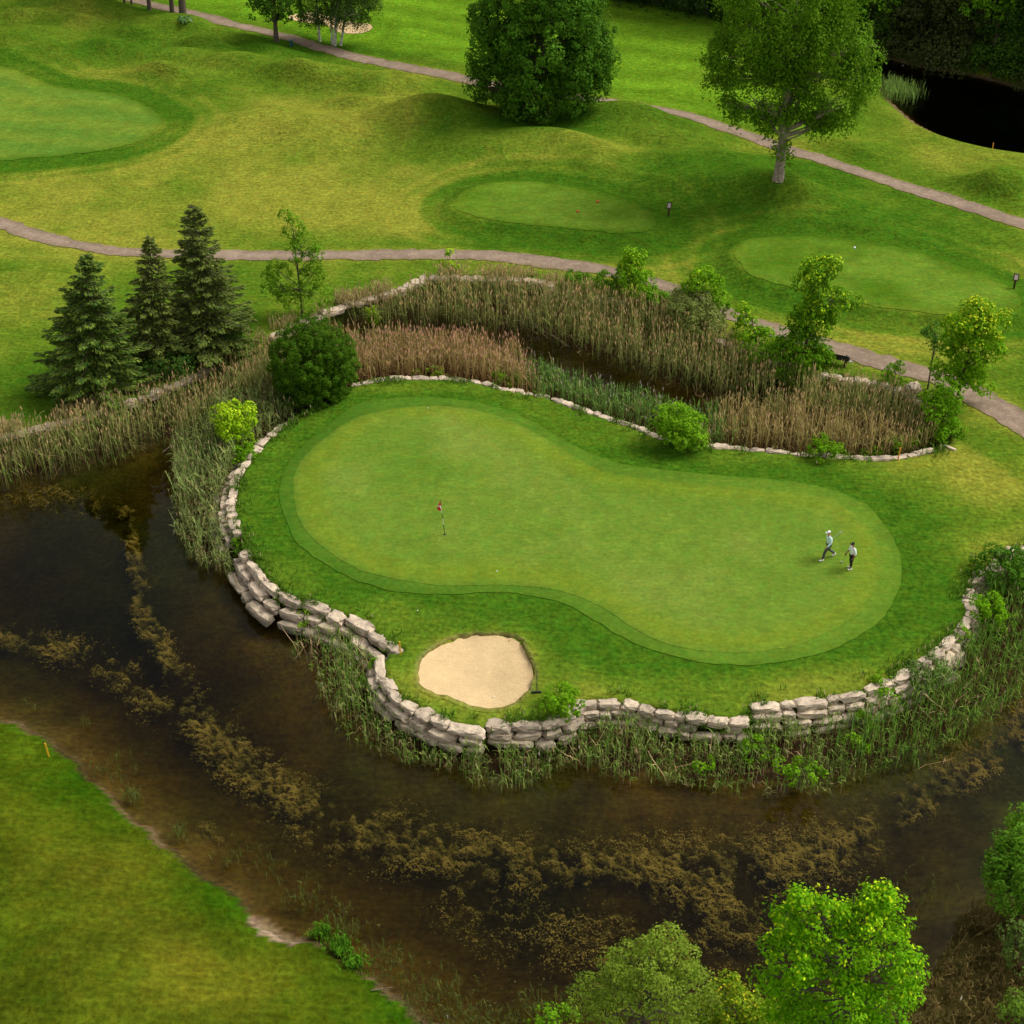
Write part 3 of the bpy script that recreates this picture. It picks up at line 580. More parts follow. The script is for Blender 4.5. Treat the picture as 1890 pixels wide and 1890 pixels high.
# ------------------------------------------------------------------ reeds, grasses, weeds
def cand(n_, x0, x1, y0, y1): return rng.uniform(x0, x1, n_), rng.uniform(y0, y1, n_)
RB = 2.0
def reeds(name, x, y, h, bot, mid, top, plume=None, pprob=.5, width=.028, lean=.075, nleaf=3, z=None, mat=None, var=.25, label=None):
    n = len(x); bot = bot*RB; mid = mid*RB; top = top*RB; plume = None if plume is None else plume*1.35
    h = h*(.72+.56*fbm(x, y, 1.1, 3)+.0*x)
    if z is None: z = np.minimum(bil(H, x, y), WL+.6)
    z = np.maximum(z, CWL*2)
    az = rng.uniform(0, 2*np.pi, n); laz = rng.uniform(0, 2*np.pi, n); la = rng.normal(0, lean, n)*h
    base = np.stack([x, y, z], 1); tip = base+np.stack([np.cos(laz)*la, np.sin(laz)*la, h], 1)
    w = np.stack([np.cos(az), np.sin(az), 0*az], 1)*width*.5
    tone = (1+rng.normal(0, var*1.3, n))[:, None].clip(.45, 1.7); brown = rng.random(n)[:, None]
    botc = bot*tone; midc = (mid*(1-brown*.5)+bot*brown*.5)*tone; topc = top*tone
    Vv = []; Ff = []; Cc = []; off = 0
    def addq(vs, cs):
        nonlocal off
        m = len(vs[0]); k = len(vs)
        Vv.append(np.stack(vs, 1).reshape(-1, 3)); Cc.append(np.stack(cs, 1).reshape(-1, 3))
        Ff.append(off+np.arange(m*k).reshape(m, k)); off += m*k
    m1 = base*.62+tip*.38+np.stack([np.cos(laz)*la, np.sin(laz)*la, 0*la], 1)*-.12; m2 = base*.25+tip*.75
    addq([base-w*.9, base+w*.9, m1+w, m1-w], [botc, botc, midc, midc])
    addq([m1-w, m1+w, m2+w*.8, m2-w*.8], [midc, midc, topc, topc])
    addq([m2-w*.8, m2+w*.8, tip+w*.3, tip-w*.3], [topc, topc, topc, topc])
    for k in range(nleaf):
        f = rng.uniform(.2, .85, n)[:, None]; p = base*(1-f)+tip*f; a = rng.uniform(0, 2*np.pi, n); L = (h*rng.uniform(.16, .34, n))[:, None]
        dr_ = np.stack([np.cos(a), np.sin(a), 0*a], 1); sd_ = np.stack([-np.sin(a), np.cos(a), 0*a], 1)*width*.6
        upz = np.array((0, 0, 1.)); e = p+dr_*L*.45+upz*L*.85*rng.uniform(.2, 1, n)[:, None]; g = p+dr_*L*.95+upz*L*.55*rng.uniform(-.6, 1, n)[:, None]
        lc = midc*(.7+.3*f)+topc*.25*f
        addq([p-sd_, p+sd_, e+sd_*.8, e-sd_*.8], [lc, lc, lc, lc]); addq([e-sd_*.8, e+sd_*.8, g+sd_*.1, g-sd_*.1], [lc, lc, topc, topc])
    if plume is not None:
        m = rng.random(n) < pprob; t = tip[m]; hh = h[m][:, None]; pc = plume*(1+rng.normal(0, .2, m.sum()))[:, None].clip(.5, 1.5)
        dd = np.stack([np.cos(laz[m]), np.sin(laz[m]), 0*laz[m]], 1)
        for s in (0, 1):
            a = az[m]+s*np.pi/2; ww = np.stack([np.cos(a), np.sin(a), 0*a], 1)*.032
            lo = t-np.array((0, 0, .08)); up = t+np.array((0, 0, .24))+dd*.06; mm = t+np.array((0, 0, .08))+dd*.02
            addq([lo, mm+ww, up, mm-ww], [pc, pc, pc, pc])
    me = mesh_np(name, np.vstack(Vv), np.vstack(Ff), np.vstack(Cc), mat or M_REED)
    o = link(name, me); tag(o, label, None, None, 'stuff'); return o
x, y = cand(600000, -60, 62, 40, 115)
iW = bil(inW.astype(float), x, y); iB = bil(inB.astype(float), x, y) > .5; a_ = bil(dn, x, y); b_ = bil(dr, x, y)
ok = iB & (a_ > b_) & ((iW < .5) | (b_ < .55+.5*vnoise(x, y)))
di = bil(dIs, x, y); df = bil(dFw, x, y); u_, v_ = proj(x, y, -1.); ok &= (np.minimum(di, df) > .75) & ((df > 1.0) | (u_ > 1050) | ((u_ > 180) & (u_ < 620)) | (rng.random(len(x)) < .75)); ok &= ~((u_ > 1500) & (u_ < 1600) & (df < 1.1) & (df < di))
x, y, iW, b_, di, df = (q[ok] for q in (x, y, iW, b_, di, df)); u, v = proj(x, y, WL+.2); u = u+(fbm(x, y, 2.5, 3)-.5)*160+rng.normal(0, 18, len(x))
far_ = df < di; patchy = fbm(x, y, 1.3, 2); r_ = rng.random(len(x))
def pick(m, keep): m = m & (r_ < keep); return m
C = lambda *a: np.array(a)
m = pick(far_ & (u < 1760) & (v < 960) & (patchy > .18), .29)
s_ = u[m]; nn = m.sum()
reeds('reed_bed', x[m], y[m], rng.uniform(1.8, 2.6, nn)*np.where((s_ < 260) & (rng.random(nn) < .4), 1.15, 1), C(.075, .034, .016), C(.060, .115, .018), C(.20, .185, .065), C(.50, .37, .20), .6, width=.031, nleaf=2, label='tall tan reeds on the far bank of the channel')
m = pick(~far_ & (v < 800) & (u > 600) & (u <= 960), .31); nn = m.sum()
reeds('reed_bed', x[m], y[m], rng.uniform(1.7, 2.25, nn), C(.18, .080, .040), C(.150, .112, .038), C(.19, .160, .060), C(.52, .34, .23), .6, width=.031, nleaf=2, label='reddish tan reeds behind the green beside the round bush')
m = pick(~far_ & (v < 870) & (u > 960) & (u <= 1330), .24); nn = m.sum()
reeds('reed_bed', x[m], y[m], rng.uniform(1.1, 1.8, nn), C(.060, .055, .014), C(.060, .120, .018), C(.085, .155, .035), C(.40, .35, .30), .12, width=.045, nleaf=2, label='short green reeds behind the middle of the green')
m = pick(~far_ & (v < 880) & (u > 1330) & (u < 1800), .28); nn = m.sum()
reeds('reed_bed', x[m], y[m], rng.uniform(1.6, 2.3, nn), C(.14, .062, .026), C(.105, .112, .028), C(.25, .20, .080), C(.48, .36, .20), .5, width=.033, nleaf=2, label='tan reeds closing the right end of the channel')
m = pick(~far_ & (u <= 600) & (v < 1075), .30); nn = m.sum()
reeds('reed_bed', x[m], y[m], rng.uniform(1.5, 2.3, nn)*np.where(v[m] > 950, .75, 1), C(.17, .105, .05), C(.085, .118, .028), C(.12, .165, .05), C(.36, .26, .16), .12, lean=.18, nleaf=3, width=.042, label='mixed green and straw reeds down the left side of the green')
m = pick(~far_ & (v >= 1075) & (u < 1580) & (u > 520) & (patchy > .2), .36); nn = m.sum()
dens = np.clip((u[m]-560)/110, .12, 1); k = rng.random(nn) < dens; xi, yi, ui = x[m][k], y[m][k], u[m][k]; nn = len(xi)
reeds('rush_bed', xi, yi, rng.uniform(.8, 1.35, nn)*(1-.12*np.sin(xi)), C(.27, .19, .10), C(.065, .110, .016), C(.058, .140, .014), C(.4, .36, .28), .02, width=.03, lean=.08, nleaf=3, label='short rushes standing in the water below the front wall')
m = pick(~far_ & (u >= 1580) & (v > 960), .33); nn = m.sum()
reeds('reed_bed', x[m], y[m], rng.uniform(1.1, 1.8, nn), C(.13, .075, .03), C(.050, .110, .012), C(.070, .155, .020), C(.33, .27, .16), .04, lean=.09, nleaf=2, width=.034, label='green reeds below the right end of the wall')
m = pick((v > 540) & (v < 1500), .016); nn = m.sum()
reeds('bent_reeds', x[m], y[m], rng.uniform(.8, 1.9, nn), C(.20, .13, .06), C(.22, .15, .075), C(.24, .17, .09), None, 0, lean=.6, width=.035, nleaf=1, label='bent and broken dead stalks among the reeds')
t_ = rng.uniform(0, len(isl)-1.001, 17000); i_ = t_.astype(int); f_ = (t_-i_)[:, None]; p_ = isl[i_]*(1-f_)+isl[i_+1]*f_+rng.normal(0, .42, (17000, 2))
k_ = (fbm(p_[:, 0]+5, p_[:, 1], 1.0, 3) > .52) & (bil(s_col, p_[:, 0], p_[:, 1]) < -1.2) & (bil(s_bun, p_[:, 0], p_[:, 1]) < -.4); p_ = p_[k_]; dd_ = bil(dIs, p_[:, 0], p_[:, 1]); ib_ = bil(inB.astype(float), p_[:, 0], p_[:, 1]) > .5
reeds('wall_grass', p_[:, 0], p_[:, 1], rng.uniform(.12, .34, len(p_)), C(.04, .08, .008), C(.045, .10, .008), C(.07, .13, .014), C(.4, .35, .2), .02, lean=.45, width=.035, nleaf=2, z=np.where(ib_, .02-dd_*1.15, .0), label='tufts of grass rooted along the stone walls')
# straw coloured grass on and behind the far walls
t_ = rng.uniform(0, len(farwall)-1.001, 6000); i_ = t_.astype(int); f_ = (t_-i_)[:, None]; p_ = farwall[i_]*(1-f_)+farwall[i_+1]*f_+rng.normal(0, .38, (6000, 2))+np.array((0, .25))
k_ = (fbm(p_[:, 0], p_[:, 1], 1.5, 2) > .44) & (p_[:, 0] > -60) & (bil(s_p1, p_[:, 0], p_[:, 1]) < -.3); uu_, vv_ = proj(p_[:, 0], p_[:, 1], 0.); k_ &= ~((uu_ > 1400) & (uu_ < 1720)); p_ = p_[k_]
reeds('straw_grass', p_[:, 0], p_[:, 1], rng.uniform(.35, 1.0, len(p_)), C(.16, .12, .05), C(.17, .15, .055), C(.24, .19, .09), C(.42, .31, .17), .2, width=.035, lean=.2, nleaf=2, z=bil(UP, p_[:, 0], p_[:, 1])-.1, label='straw coloured grass along the far stone walls')
# broken straw at the waterline
m = pick(((b_ < .5)) & (v > 560), .035); nn = m.sum()
reeds('reed_litter', x[m], y[m], rng.uniform(.25, .8, nn), C(.14, .085, .04), C(.14, .09, .045), C(.14, .09, .05), None, 0, width=.026, lean=1.1, nleaf=1, label='broken straw along the waterline')
# sparse sprigs along the near shore, meadow at the lower right, creek reeds, fringe grass
def by_px(boxes, n_, z=WL):
    xs_, ys_ = [], []
    for (cx, cy, rx, ry, k) in boxes:
        for _ in range(k):
            q = at(random.gauss(cx, rx), random.gauss(cy, ry), z); xs_.append(q[0]); ys_.append(q[1])
    return np.array(xs_), np.array(ys_)
xs_, ys_ = by_px([(200, 1425, 30, 16, 60), (245, 1478, 10, 8, 60), (330, 1545, 8, 8, 40), (430, 1590, 15, 12, 25), (500, 1600, 20, 15, 30), (560, 1660, 25, 20, 70), (640, 1720, 20, 18, 90), (720, 1790, 30, 22, 110), (800, 1850, 40, 25, 200), (900, 1890, 60, 15, 260),
    (1000, 1870, 30, 20, 120), (60, 1310, 8, 6, 12), (160, 1340, 6, 6, 10), (1440, 1680, 3, 3, 0), (1640, 1700, 30, 60, 60), (1720, 1640, 30, 30, 50)], 0)
reeds('waterside_grass', xs_, ys_, rng.uniform(.25, .75, len(xs_)), C(.05, .04, .012), C(.045, .055, .012), C(.06, .085, .015), None, 0, lean=.35, width=.022, nleaf=2, z=np.full(len(xs_), WL), label='thin sprigs of grass in the shallows of the near shore')
xs_, ys_ = by_px([(596, 1728, 10, 6, 110), (630, 1756, 12, 8, 150), (655, 1785, 12, 8, 90)], 0)
reeds('waterside_grass', xs_, ys_, rng.uniform(.3, .7, len(xs_)), C(.025, .07, .004), C(.035, .10, .005), C(.06, .14, .008), None, 0, lean=.25, width=.03, nleaf=3, z=np.maximum(bil(H, xs_, ys_), WL), label='bright green tuft on the near shore')
xs_, ys_ = by_px([(1660, 180, 20, 7, 350), (1640, 168, 12, 4, 160)], 0, CWL)
reeds('creek_reeds', xs_, ys_, rng.uniform(.7, 1.6, len(xs_)), C(.09, .13, .03), C(.10, .17, .03), C(.14, .21, .05), None, 0, lean=.15, width=.03, nleaf=2, z=np.full(len(xs_), CWL), label='clump of reeds at the tip of the dark creek')
x2, y2 = cand(60000, 14, 62, 24, 75); u2, v2 = proj(x2, y2, -1.0)
k = (bil(inW.astype(float), x2, y2) < .1) & (u2 > 1640) & (v2 > 1500) & (bil(dn, x2, y2) < bil(dr, x2, y2)) & (bil(dn, x2, y2) < 14); x2, y2 = x2[k], y2[k]
reeds('meadow_grass', x2, y2, rng.uniform(.35, .85, len(x2)), C(.060, .035, .014), C(.070, .055, .016), C(.095, .072, .026), C(.7, .65, .55), .004, lean=.35, width=.04, nleaf=3, z=bil(H, x2, y2), label='rough brown meadow grass with white flowers on the lower right bank')

def weed(name, lines, mat, label):
    P = []; S = []
    for pts, wid, dens in lines:
        Q = W2(pts, WL); seg = np.linalg.norm(np.diff(Q, axis=0), axis=1); Lc = np.concatenate([[0], np.cumsum(seg)])
        n = int(Lc[-1]*dens); t = rng.uniform(0, Lc[-1], n)
        sc = np.interp(t, Lc, [w/pxm(q[0], q[1]) for q, w in zip(Q, wid)])
        p = np.stack([np.interp(t, Lc, Q[:, 0]), np.interp(t, Lc, Q[:, 1])], 1)+rng.normal(0, .38, (n, 2))*sc[:, None]*np.array((1, 1.35))
        P.append(p)
    P = np.vstack(P)
    d1 = fbm(P[:, 0]+3, P[:, 1], 1.6, 3); d2 = fbm(P[:, 0], P[:, 1]+9, .34, 3)
    sc_ = (d1-.46)*2.2+(d2-.5)*1.9
    k = (sc_+rng.normal(0, .14, len(P)) > .06) & (rng.random(len(P)) < .78) & (bil(inW.astype(float), P[:, 0], P[:, 1]) > .9); P = P[k]; sc_ = sc_[k]; d2 = d2[k]; N_ = len(P)
    d3 = fbm(P[:, 0]+21, P[:, 1], .16, 2)
    z = WL-.12-.24*np.clip(1.15-sc_*1.3, .1, 1)*rng.uniform(.6, 1.1, N_)-.42*np.clip(.62-d3, 0, .4)-.30*np.clip(.60-d2, 0, .4); z = np.maximum(z, bil(H, P[:, 0], P[:, 1])+.02)
    ctr = np.column_stack([P, z]); s = rng.uniform(.017, .046, N_); b = rng.uniform(0, 2*np.pi, N_); til = rng.normal(0, .45, (N_, 2))
    e1 = np.stack([np.cos(b), np.sin(b), til[:, 0]*.6], 1)*s[:, None]; e2 = np.stack([-np.sin(b), np.cos(b), til[:, 1]*.6], 1)*s[:, None]*.75
    V = np.stack([ctr-e1, ctr-e2, ctr+e1, ctr+e2], 1).reshape(-1, 3); V[:, 2] = np.minimum(V[:, 2], WL-.008); F_ = np.arange(N_*4).reshape(-1, 4)
    cc = lerp3(C(.135, .120, .032)*np.ones((N_, 3)), C(.25, .185, .040), sc_*1.6+.2*fbm(P[:, 0], P[:, 1], 2, 2))*rng.uniform(.7, 1.25, (N_, 1))
    tag(link(name, mesh_np(name, V, F_, np.repeat(cc, 4, 0), mat)), label, None, None, 'stuff')
main = [(235, 930), (243, 1000), (262, 1120), (320, 1250), (410, 1370), (510, 1450), (620, 1515), (760, 1550), (900, 1575), (1050, 1590), (1200, 1590), (1330, 1590), (1450, 1580), (1560, 1555), (1640, 1500), (1760, 1425), (1900, 1330), (2050, 1220)]
weed('pond_weed', [(main, [10, 12, 22, 36, 52, 60, 70, 66, 66, 62, 66, 74, 72, 56, 36, 40, 50, 50], 3600),
    ([(-60, 1160), (0, 1165), (80, 1180), (160, 1205), (240, 1240), (310, 1300)], [24, 28, 36, 40, 50, 50], 2200),
    ([(830, 1650), (950, 1690), (1080, 1720), (1200, 1735), (1330, 1700), (1430, 1690)], [90, 110, 110, 100, 100, 80], 1300),
    ([(1250, 1660), (1340, 1690), (1420, 1720)], [90, 90, 80], 1500), ([(370, 1520), (420, 1530)], [26, 26], 1200), ([(0, 900), (120, 910), (220, 940)], [40, 40, 30], 900)], M_WEED, 'floating brown pond weed in a curving drift')

# ------------------------------------------------------------------ trees and bushes
FOL = np.array((2.15, 1.78, 1.3)); DM = 1.7
def thin(cl, gap, s=.55):
    if gap <= 0: return cl
    A = np.array([c[0] for c in cl]); o_ = rng.uniform(0, 90)
    v = (vnoise(A[:, 0]*s+o_+40, A[:, 2]*s+o_)+vnoise(A[:, 1]*s+o_+40, A[:, 2]*s*1.3+o_+9)+vnoise(A[:, 0]*s*2+o_+60, A[:, 1]*s*2+o_+60)*.5)/2.5
    return [c for c, q in zip(cl, v) if q > gap]
def leaves(name, clumps, n_per, size, c1, c2, parent, tip=None, tipc=None, asp=.6, up=.5, hang=0, ctr=None, mat=None, shell=.35):
    """clumps: centre(3), radius, outward(3)"""
    Cn = np.array([c[0] for c in clumps]); Rn = np.array([c[1] for c in clumps]); On = np.array([c[2] for c in clumps])
    n_per = int(n_per*1.9); n = len(Cn); N_ = n*n_per
    d = rng.normal(0, 1, (N_, 3)); d /= np.linalg.norm(d, axis=1)[:, None]
    O = np.repeat(On, n_per, 0); dt = (d*O).sum(1); d = np.where((dt < -.2)[:, None], d-1.6*dt[:, None]*O, d); d /= np.linalg.norm(d, axis=1)[:, None]
    r = np.repeat(Rn, n_per)*(1-shell*rng.random(N_)**1.0)
    p = np.repeat(Cn, n_per, 0)+d*r[:, None]
    if hang: p[:, 2] -= np.abs(rng.normal(0, hang, N_))*np.repeat(Rn, n_per)
    nrm = d*.9+O*.25+np.array((0, 0, up))+rng.normal(0, .36, (N_, 3)); nrm /= np.linalg.norm(nrm, axis=1)[:, None]
    a = rng.normal(0, 1, (N_, 3)); e1 = np.cross(nrm, a); e1 /= np.linalg.norm(e1, axis=1)[:, None]; e2 = np.cross(nrm, e1)
    s = size*rng.uniform(.6, 1.25, N_)[:, None]*.44
    V = np.stack([p-e1*s, p-e2*s*asp, p+e1*s-nrm*s*.3, p+e2*s*asp], 1).reshape(-1, 3)
    tone = np.repeat(1+rng.normal(0, .10, n), n_per)*(1+rng.normal(0, .13, N_)); mixv = np.clip(np.repeat(rng.random(n), n_per)*.6+rng.random(N_)*.4, 0, 1)
    c = (np.array(c1)*(1-mixv[:, None])+np.array(c2)*mixv[:, None])
    if tip:                                  # pale new growth at the ends of the upper shoots
        zz = p[:, 2]; lo, hi = np.percentile(zz, 40), zz.max(); f = np.clip((zz-lo)/(hi-lo), 0, 1)*np.clip((r/np.repeat(Rn, n_per)-.75)*4, 0, 1)
        f = (rng.random(N_) < f*tip)[:, None]; c = np.where(f, np.array(tipc), c)
    c = c*tone.clip(.5, 1.5)[:, None]*FOL
    return link(name, mesh_np(name, V, np.arange(N_*4).reshape(-1, 4), np.repeat(c, 4, 0), mat or M_LEAF), parent)
def mkclumps(lobes, dens, rc, flat=.9, low=-.6):
    out = []
    for c, r in lobes:
        k = max(4, int(dens*r*r*DM*.70))
        for _ in range(k):
            d = Vector((random.gauss(0, 1), random.gauss(0, 1), random.gauss(0, 1))).normalized()
            if d.z < low: d.z = -d.z
            rr = r*random.uniform(.72, 1.02)
            p = Vector(c)+Vector((d.x*rr, d.y*rr, d.z*rr*flat)); out.append((tuple(p), rc*1.22*(random.choice((.6, .8, 1, 1.3)) if rc > .25 else .85), tuple(d)))
    return out
def bring(px, py, lobes_px, Y=None, spread=.7, z=None):
    """crown lobes measured in the picture, put round the trunk in depth"""
    b = put(px, py) if z is None else Vector((*at(px, py, z), z))
    L = []
    for q in lobes_px:
        lx, ly, lr = q[:3]; dy = q[3] if len(q) > 3 else 0
        p = atY(lx, ly, b.y+dy); r = (1.08 if lr > 40 else 1.22)*lr/pxm(p.x, p.y, p.z); L.append((p-b, r))
    W_ = max(abs(p.x)+r for p, r in L)
    ex = []
    for p, r in L:
        for s in (1, -1):
            if r > .5: ex.append((p+Vector((random.uniform(-.3, .3)*r, s*r*spread, random.uniform(-.25, .1)*r)), r*.78))
    return b, L+ex
def tree(name, label, cat, px, py, lobes_px, leaf, n_per, dens, rc, c1, c2, trunk_r=.2, bark=None, group=None, limbs=True, tip=None, tipc=None, hang=0, spread=.6, z=None, asp=.6, flat=.9, low=-.6, up=.5, fork=.3, shell=.35, gap=0):
    b, lobes = bring(px, py, lobes_px, spread=spread, z=z)
    t = thing(name, label, cat, b, 0, group)
    cen = sum((p for p, r in lobes), Vector())/len(lobes); H0 = max(p.z for p, r in lobes)
    if limbs:
        top = Vector((cen.x, cen.y, H0)); k = Vector((cen.x*.25, cen.y*.2, H0*fork))
        items = [([Vector((0, 0, -.2)), Vector((0, 0, .12)), k*.5, k, k*.4+top*.6, top], [trunk_r*1.5, trunk_r*1.15, trunk_r*.92, trunk_r*.8, trunk_r*.45, trunk_r*.15])]
        for p, r in lobes:
            f = min(max((p.z-r*.8)/max(H0, .1)*.8, fork*.6), .75); st = k*(1-f)+top*f if f > fork else k*(f/fork)
            md = (st+p)*.5+Vector((random.uniform(-.2, .2), random.uniform(-.2, .2), -.15*r))
            items.append(([st, md, p, p+(p-cen).normalized()*r*.4], [trunk_r*.24, trunk_r*.15, trunk_r*.07, trunk_r*.02]))
            for _ in range(2):
                e = p+Vector((random.gauss(0, 1), random.gauss(0, 1), random.gauss(.2, .7))).normalized()*r*.85
                items.append(([md, (md+e)*.5+Vector((0, 0, .1)), e], [trunk_r*.2, trunk_r*.12, trunk_r*.04]))
        tube_obj('trunk', items, bark or M_BARK, t, 7)
    cl = mkclumps(lobes, dens, rc, flat, low)
    cl = [c for c in cl if c[0][2] > -.1 or z is not None]
    cl = thin(cl, gap)
    leaves('crown', cl, n_per, leaf, c1, c2, t, tip, tipc, hang=hang, asp=asp, up=up, shell=shell)
    return t
tree('maple_tree', 'large dense dark green tree beside the upper cart path, nearest the top middle', 'tree', 1005, 213,
    [(1000, 90, 88), (930, 140, 54), (1075, 108, 54), (1095, 150, 24), (1085, 55, 40), (905, 40, 36), (900, 110, 30), (1000, 160, 62), (945, 30, 66), (1045, 20, 62), (926, 88, 38), (1000, -30, 72), (1098, 92, 34), (1055, 160, 40), (905, 155, 30), (965, 178, 34), (1110, 125, 18), (955, -70, 50), (1030, -95, 55)],
    .30, 26, 6.5, .55, (.026, .088, .008), (.046, .128, .012), .38, fork=.15, low=-.9, gap=.34)
tree('cottonwood_tree', 'tall cottonwood with a pale trunk and drooping crown beside the upper cart path', 'tree', 1437, 328,
    [(1438, 190, 26), (1470, 205, 20), (1452, 225, 17), (1425, 150, 34), (1485, 170, 28), (1465, 40, 80), (1385, 45, 60), (1545, 50, 64), (1372, 130, 40), (1345, 95, 34), (1570, 140, 40), (1405, 185, 24), (1510, 140, 46), (1545, 188, 30), (1378, 190, 24), (1452, 235, 13), (1445, 262, 10), (1325, 158, 14), (1475, -40, 90), (1588, 95, 30), (1440, 110, 34), (1500, 215, 14), (1560, -40, 60), (1380, -40, 60), (1460, 180, 20), (1500, 236, 9), (1522, 222, 11), (1546, 226, 10), (1412, 222, 12), (1345, 188, 12), (1318, 150, 12), (1600, 150, 14), (1452, 280, 7)],
    .26, 26, 8.0, .55, (.038, .112, .006), (.075, .175, .011), .36, M_BARK_P, gap=.44, hang=.6, fork=.3, spread=.4, low=-.95)
for i, (lb, px, py, lobes, rr) in enumerate([
    ('young open crowned tree with a slim trunk by the upper path, left of the birches', 510, 76, [(505, -25, 40), (478, 5, 24), (538, 8, 22), (500, 20, 22), (530, -30, 34), (470, -30, 28), (520, 25, 14)], .24)]):
    tree('shade_tree', lb, 'tree', px, py, lobes, .30, 14, 5, .42, (.025, .075, .010), (.045, .12, .015), rr, tip=None, low=-.8, fork=.35)
bl = [('birch with a leaning white trunk standing alone left of the other birches', 590, 76, [(585, 0, 32), (565, 22, 18), (600, 25, 18), (590, -40, 34)], .12),
      ('thin white birch on the left of the close group of three', 613, 82, [(618, -5, 24), (610, 28, 14), (615, -40, 28)], .09),
      ('thickest white birch in the middle of the group of three', 618, 84, [(640, 5, 30), (640, -40, 34), (625, 30, 14)], .15),
      ('white birch on the right of the close group of three', 629, 84, [(672, 5, 26), (665, 28, 15), (660, -35, 34), (684, -10, 20)], .12)]
for lb, px, py, lo, rr in bl:
    tree('birch_tree', lb, 'tree', px, py, lo, .17, 26, 8, .42, (.018, .048, .010), (.035, .075, .015), rr, M_BIRCH, 'birches by the far bunker', hang=.7, low=-.9, fork=.45)
for px, py, rr, lb in [(243, 8, .10, 'thinnest trunk at the far left of the row along the upper path'), (230, 6, .12, 'slim trunk second from the left in the row along the upper path'), (276, 18, .20, 'middle trunk of the row along the upper path'), (318, 25, .22, 'straight trunk just left of the one with a leafy plant at its foot'), (338, 29, .34, 'thick trunk with a leafy plant at its foot beside the upper path')]:
    tree('avenue_tree', lb, 'tree', px, py, [(px-20, py-165, 50), (px+15, py-200, 60), (px-30, py-230, 50), (px+25, py-150, 40)], .35, 14, 3, .6, (.025, .075, .010), (.045, .11, .015), rr, group='row of trees along the upper path', fork=.5)

def spruce(label, px, py, tpx, tpy, half, c1, c2, sparse=1.0):
    b = put(px, py); top = atY(tpx, tpy, b.y); Hh = top.z-b.z; lean = (top.x-b.x); Rr = 1.28*half/pxm(b.x, b.y, b.z)
    t = thing('spruce_tree', label, 'tree', b, 0, 'spruces on the far bank')
    axis_ = lambda z: Vector((lean*z/Hh, 0, z))
    items = [([axis_(0)-Vector((0, 0, .2)), axis_(Hh*.5), axis_(Hh)], [.2, .12, .02])]
    P = []; D = []; S = []
    z = .25
    while z < Hh-.1:
        f = z/Hh; nb = int(7+4*(1-f))
        for k in range(nb):
            az = random.uniform(0, 2*math.pi); L = (Rr*(1-f)**.8*random.uniform(.62, 1.12)+.12)*(1 if f > .08 else .85)
            d = Vector((math.cos(az), math.sin(az), 0)); s = Vector((-d.y, d.x, 0)); zz = z+random.uniform(-.12, .12); o_ = axis_(zz)
            droop = random.uniform(.25, .42)*(1-f*.6)-(.35 if f > .85 else 0)
            fn = lambda q: o_+d*(L*q)+Vector((0, 0, -droop*L*q+.22*L*q*q))
            items.append(([fn(0), fn(.5), fn(1)], [.03*(1-f)+.012, .02, .006]))
            n = int(L*46*sparse)+8
            for _ in range(n):
                q = random.random()**.6; w = (1-q)*.34*L+.12; sgn = random.choice((-1, 1)); e = random.random()
                c = fn(q)+s*(sgn*w*e)+Vector((0, 0, -.14*e*w-random.random()*.10)); P.append(c)
                D.append((d*(.55+.5*q)+s*sgn*(.75*(1-q)+.2)+Vector((0, 0, random.uniform(-.35, .12)))).normalized()); S.append(random.uniform(.16, .34)*(1-.25*f))
        z += .30-.08*f
    tube_obj('trunk', items, M_BARK, t, 4)
    P = np.array([tuple(p) for p in P]); D = np.array([tuple(p) for p in D]); S = np.array(S)[:, None]; n = len(P)
    r = rng.normal(0, 1, (n, 3))*.5+np.array((0, 0, 1)); e2 = np.cross(D, r); e2 /= np.linalg.norm(e2, axis=1)[:, None]
    nn = np.cross(D, e2)
    V = np.stack([P-D*S*.45, P+e2*S*.24, P+D*S*.62-nn*.0, P-e2*S*.24], 1).reshape(-1, 3)
    m = rng.random((n, 1)); c = (np.array(c1)*(1-m)+np.array(c2)*m)*(1+rng.normal(0, .18, (n, 1))).clip(.5, 1.6)*2.3
    link('crown', mesh_np('crown', V, np.arange(n*4).reshape(-1, 4), np.repeat(c, 4, 0), M_NEEDLE), t)
spruce('broad bushy spruce, leftmost of the three on the bank', 175, 722, 157, 470, 98, (.022, .054, .010), (.078, .104, .014), 1.25)
spruce('thin scruffy spruce between the two larger ones', 292, 678, 275, 437, 66, (.030, .052, .012), (.084, .096, .016), .75)
spruce('tallest spruce with a pointed top, rightmost of the three', 385, 650, 357, 378, 84, (.028, .050, .012), (.080, .098, .016), 1.0)

tree('round_bush', 'dense dark green ball shaped bush on the edge of the green', 'bush', 578, 752, [(576, 664, 76, 0), (574, 706, 62, 0)], .15, 26, 56, .22, (.018, .060, .004), (.042, .105, .008), .12, gap=0, spread=.12, flat=1.0, low=-1, fork=.2, asp=.55)
LIME1, LIME2 = (.085, .22, .006), (.16, .30, .010); MG1, MG2 = (.048, .145, .005), (.085, .210, .008)
tree('lime_sapling', 'bright lime green sapling at the left edge of the green', 'sapling', 442, 838, [(436, 772, 30), (412, 765, 16), (455, 765, 18), (450, 810, 20), (435, 790, 24)], .20, 16, 16, .26, MG2, LIME2, .06, tip=.9, tipc=(.24, .38, .02), fork=.3)
tree('low_shrub', 'green shrub at the foot of the lime sapling', 'shrub', 445, 868, [(440, 845, 16), (455, 835, 14)], .18, 16, 20, .22, MG1, MG2, .03)
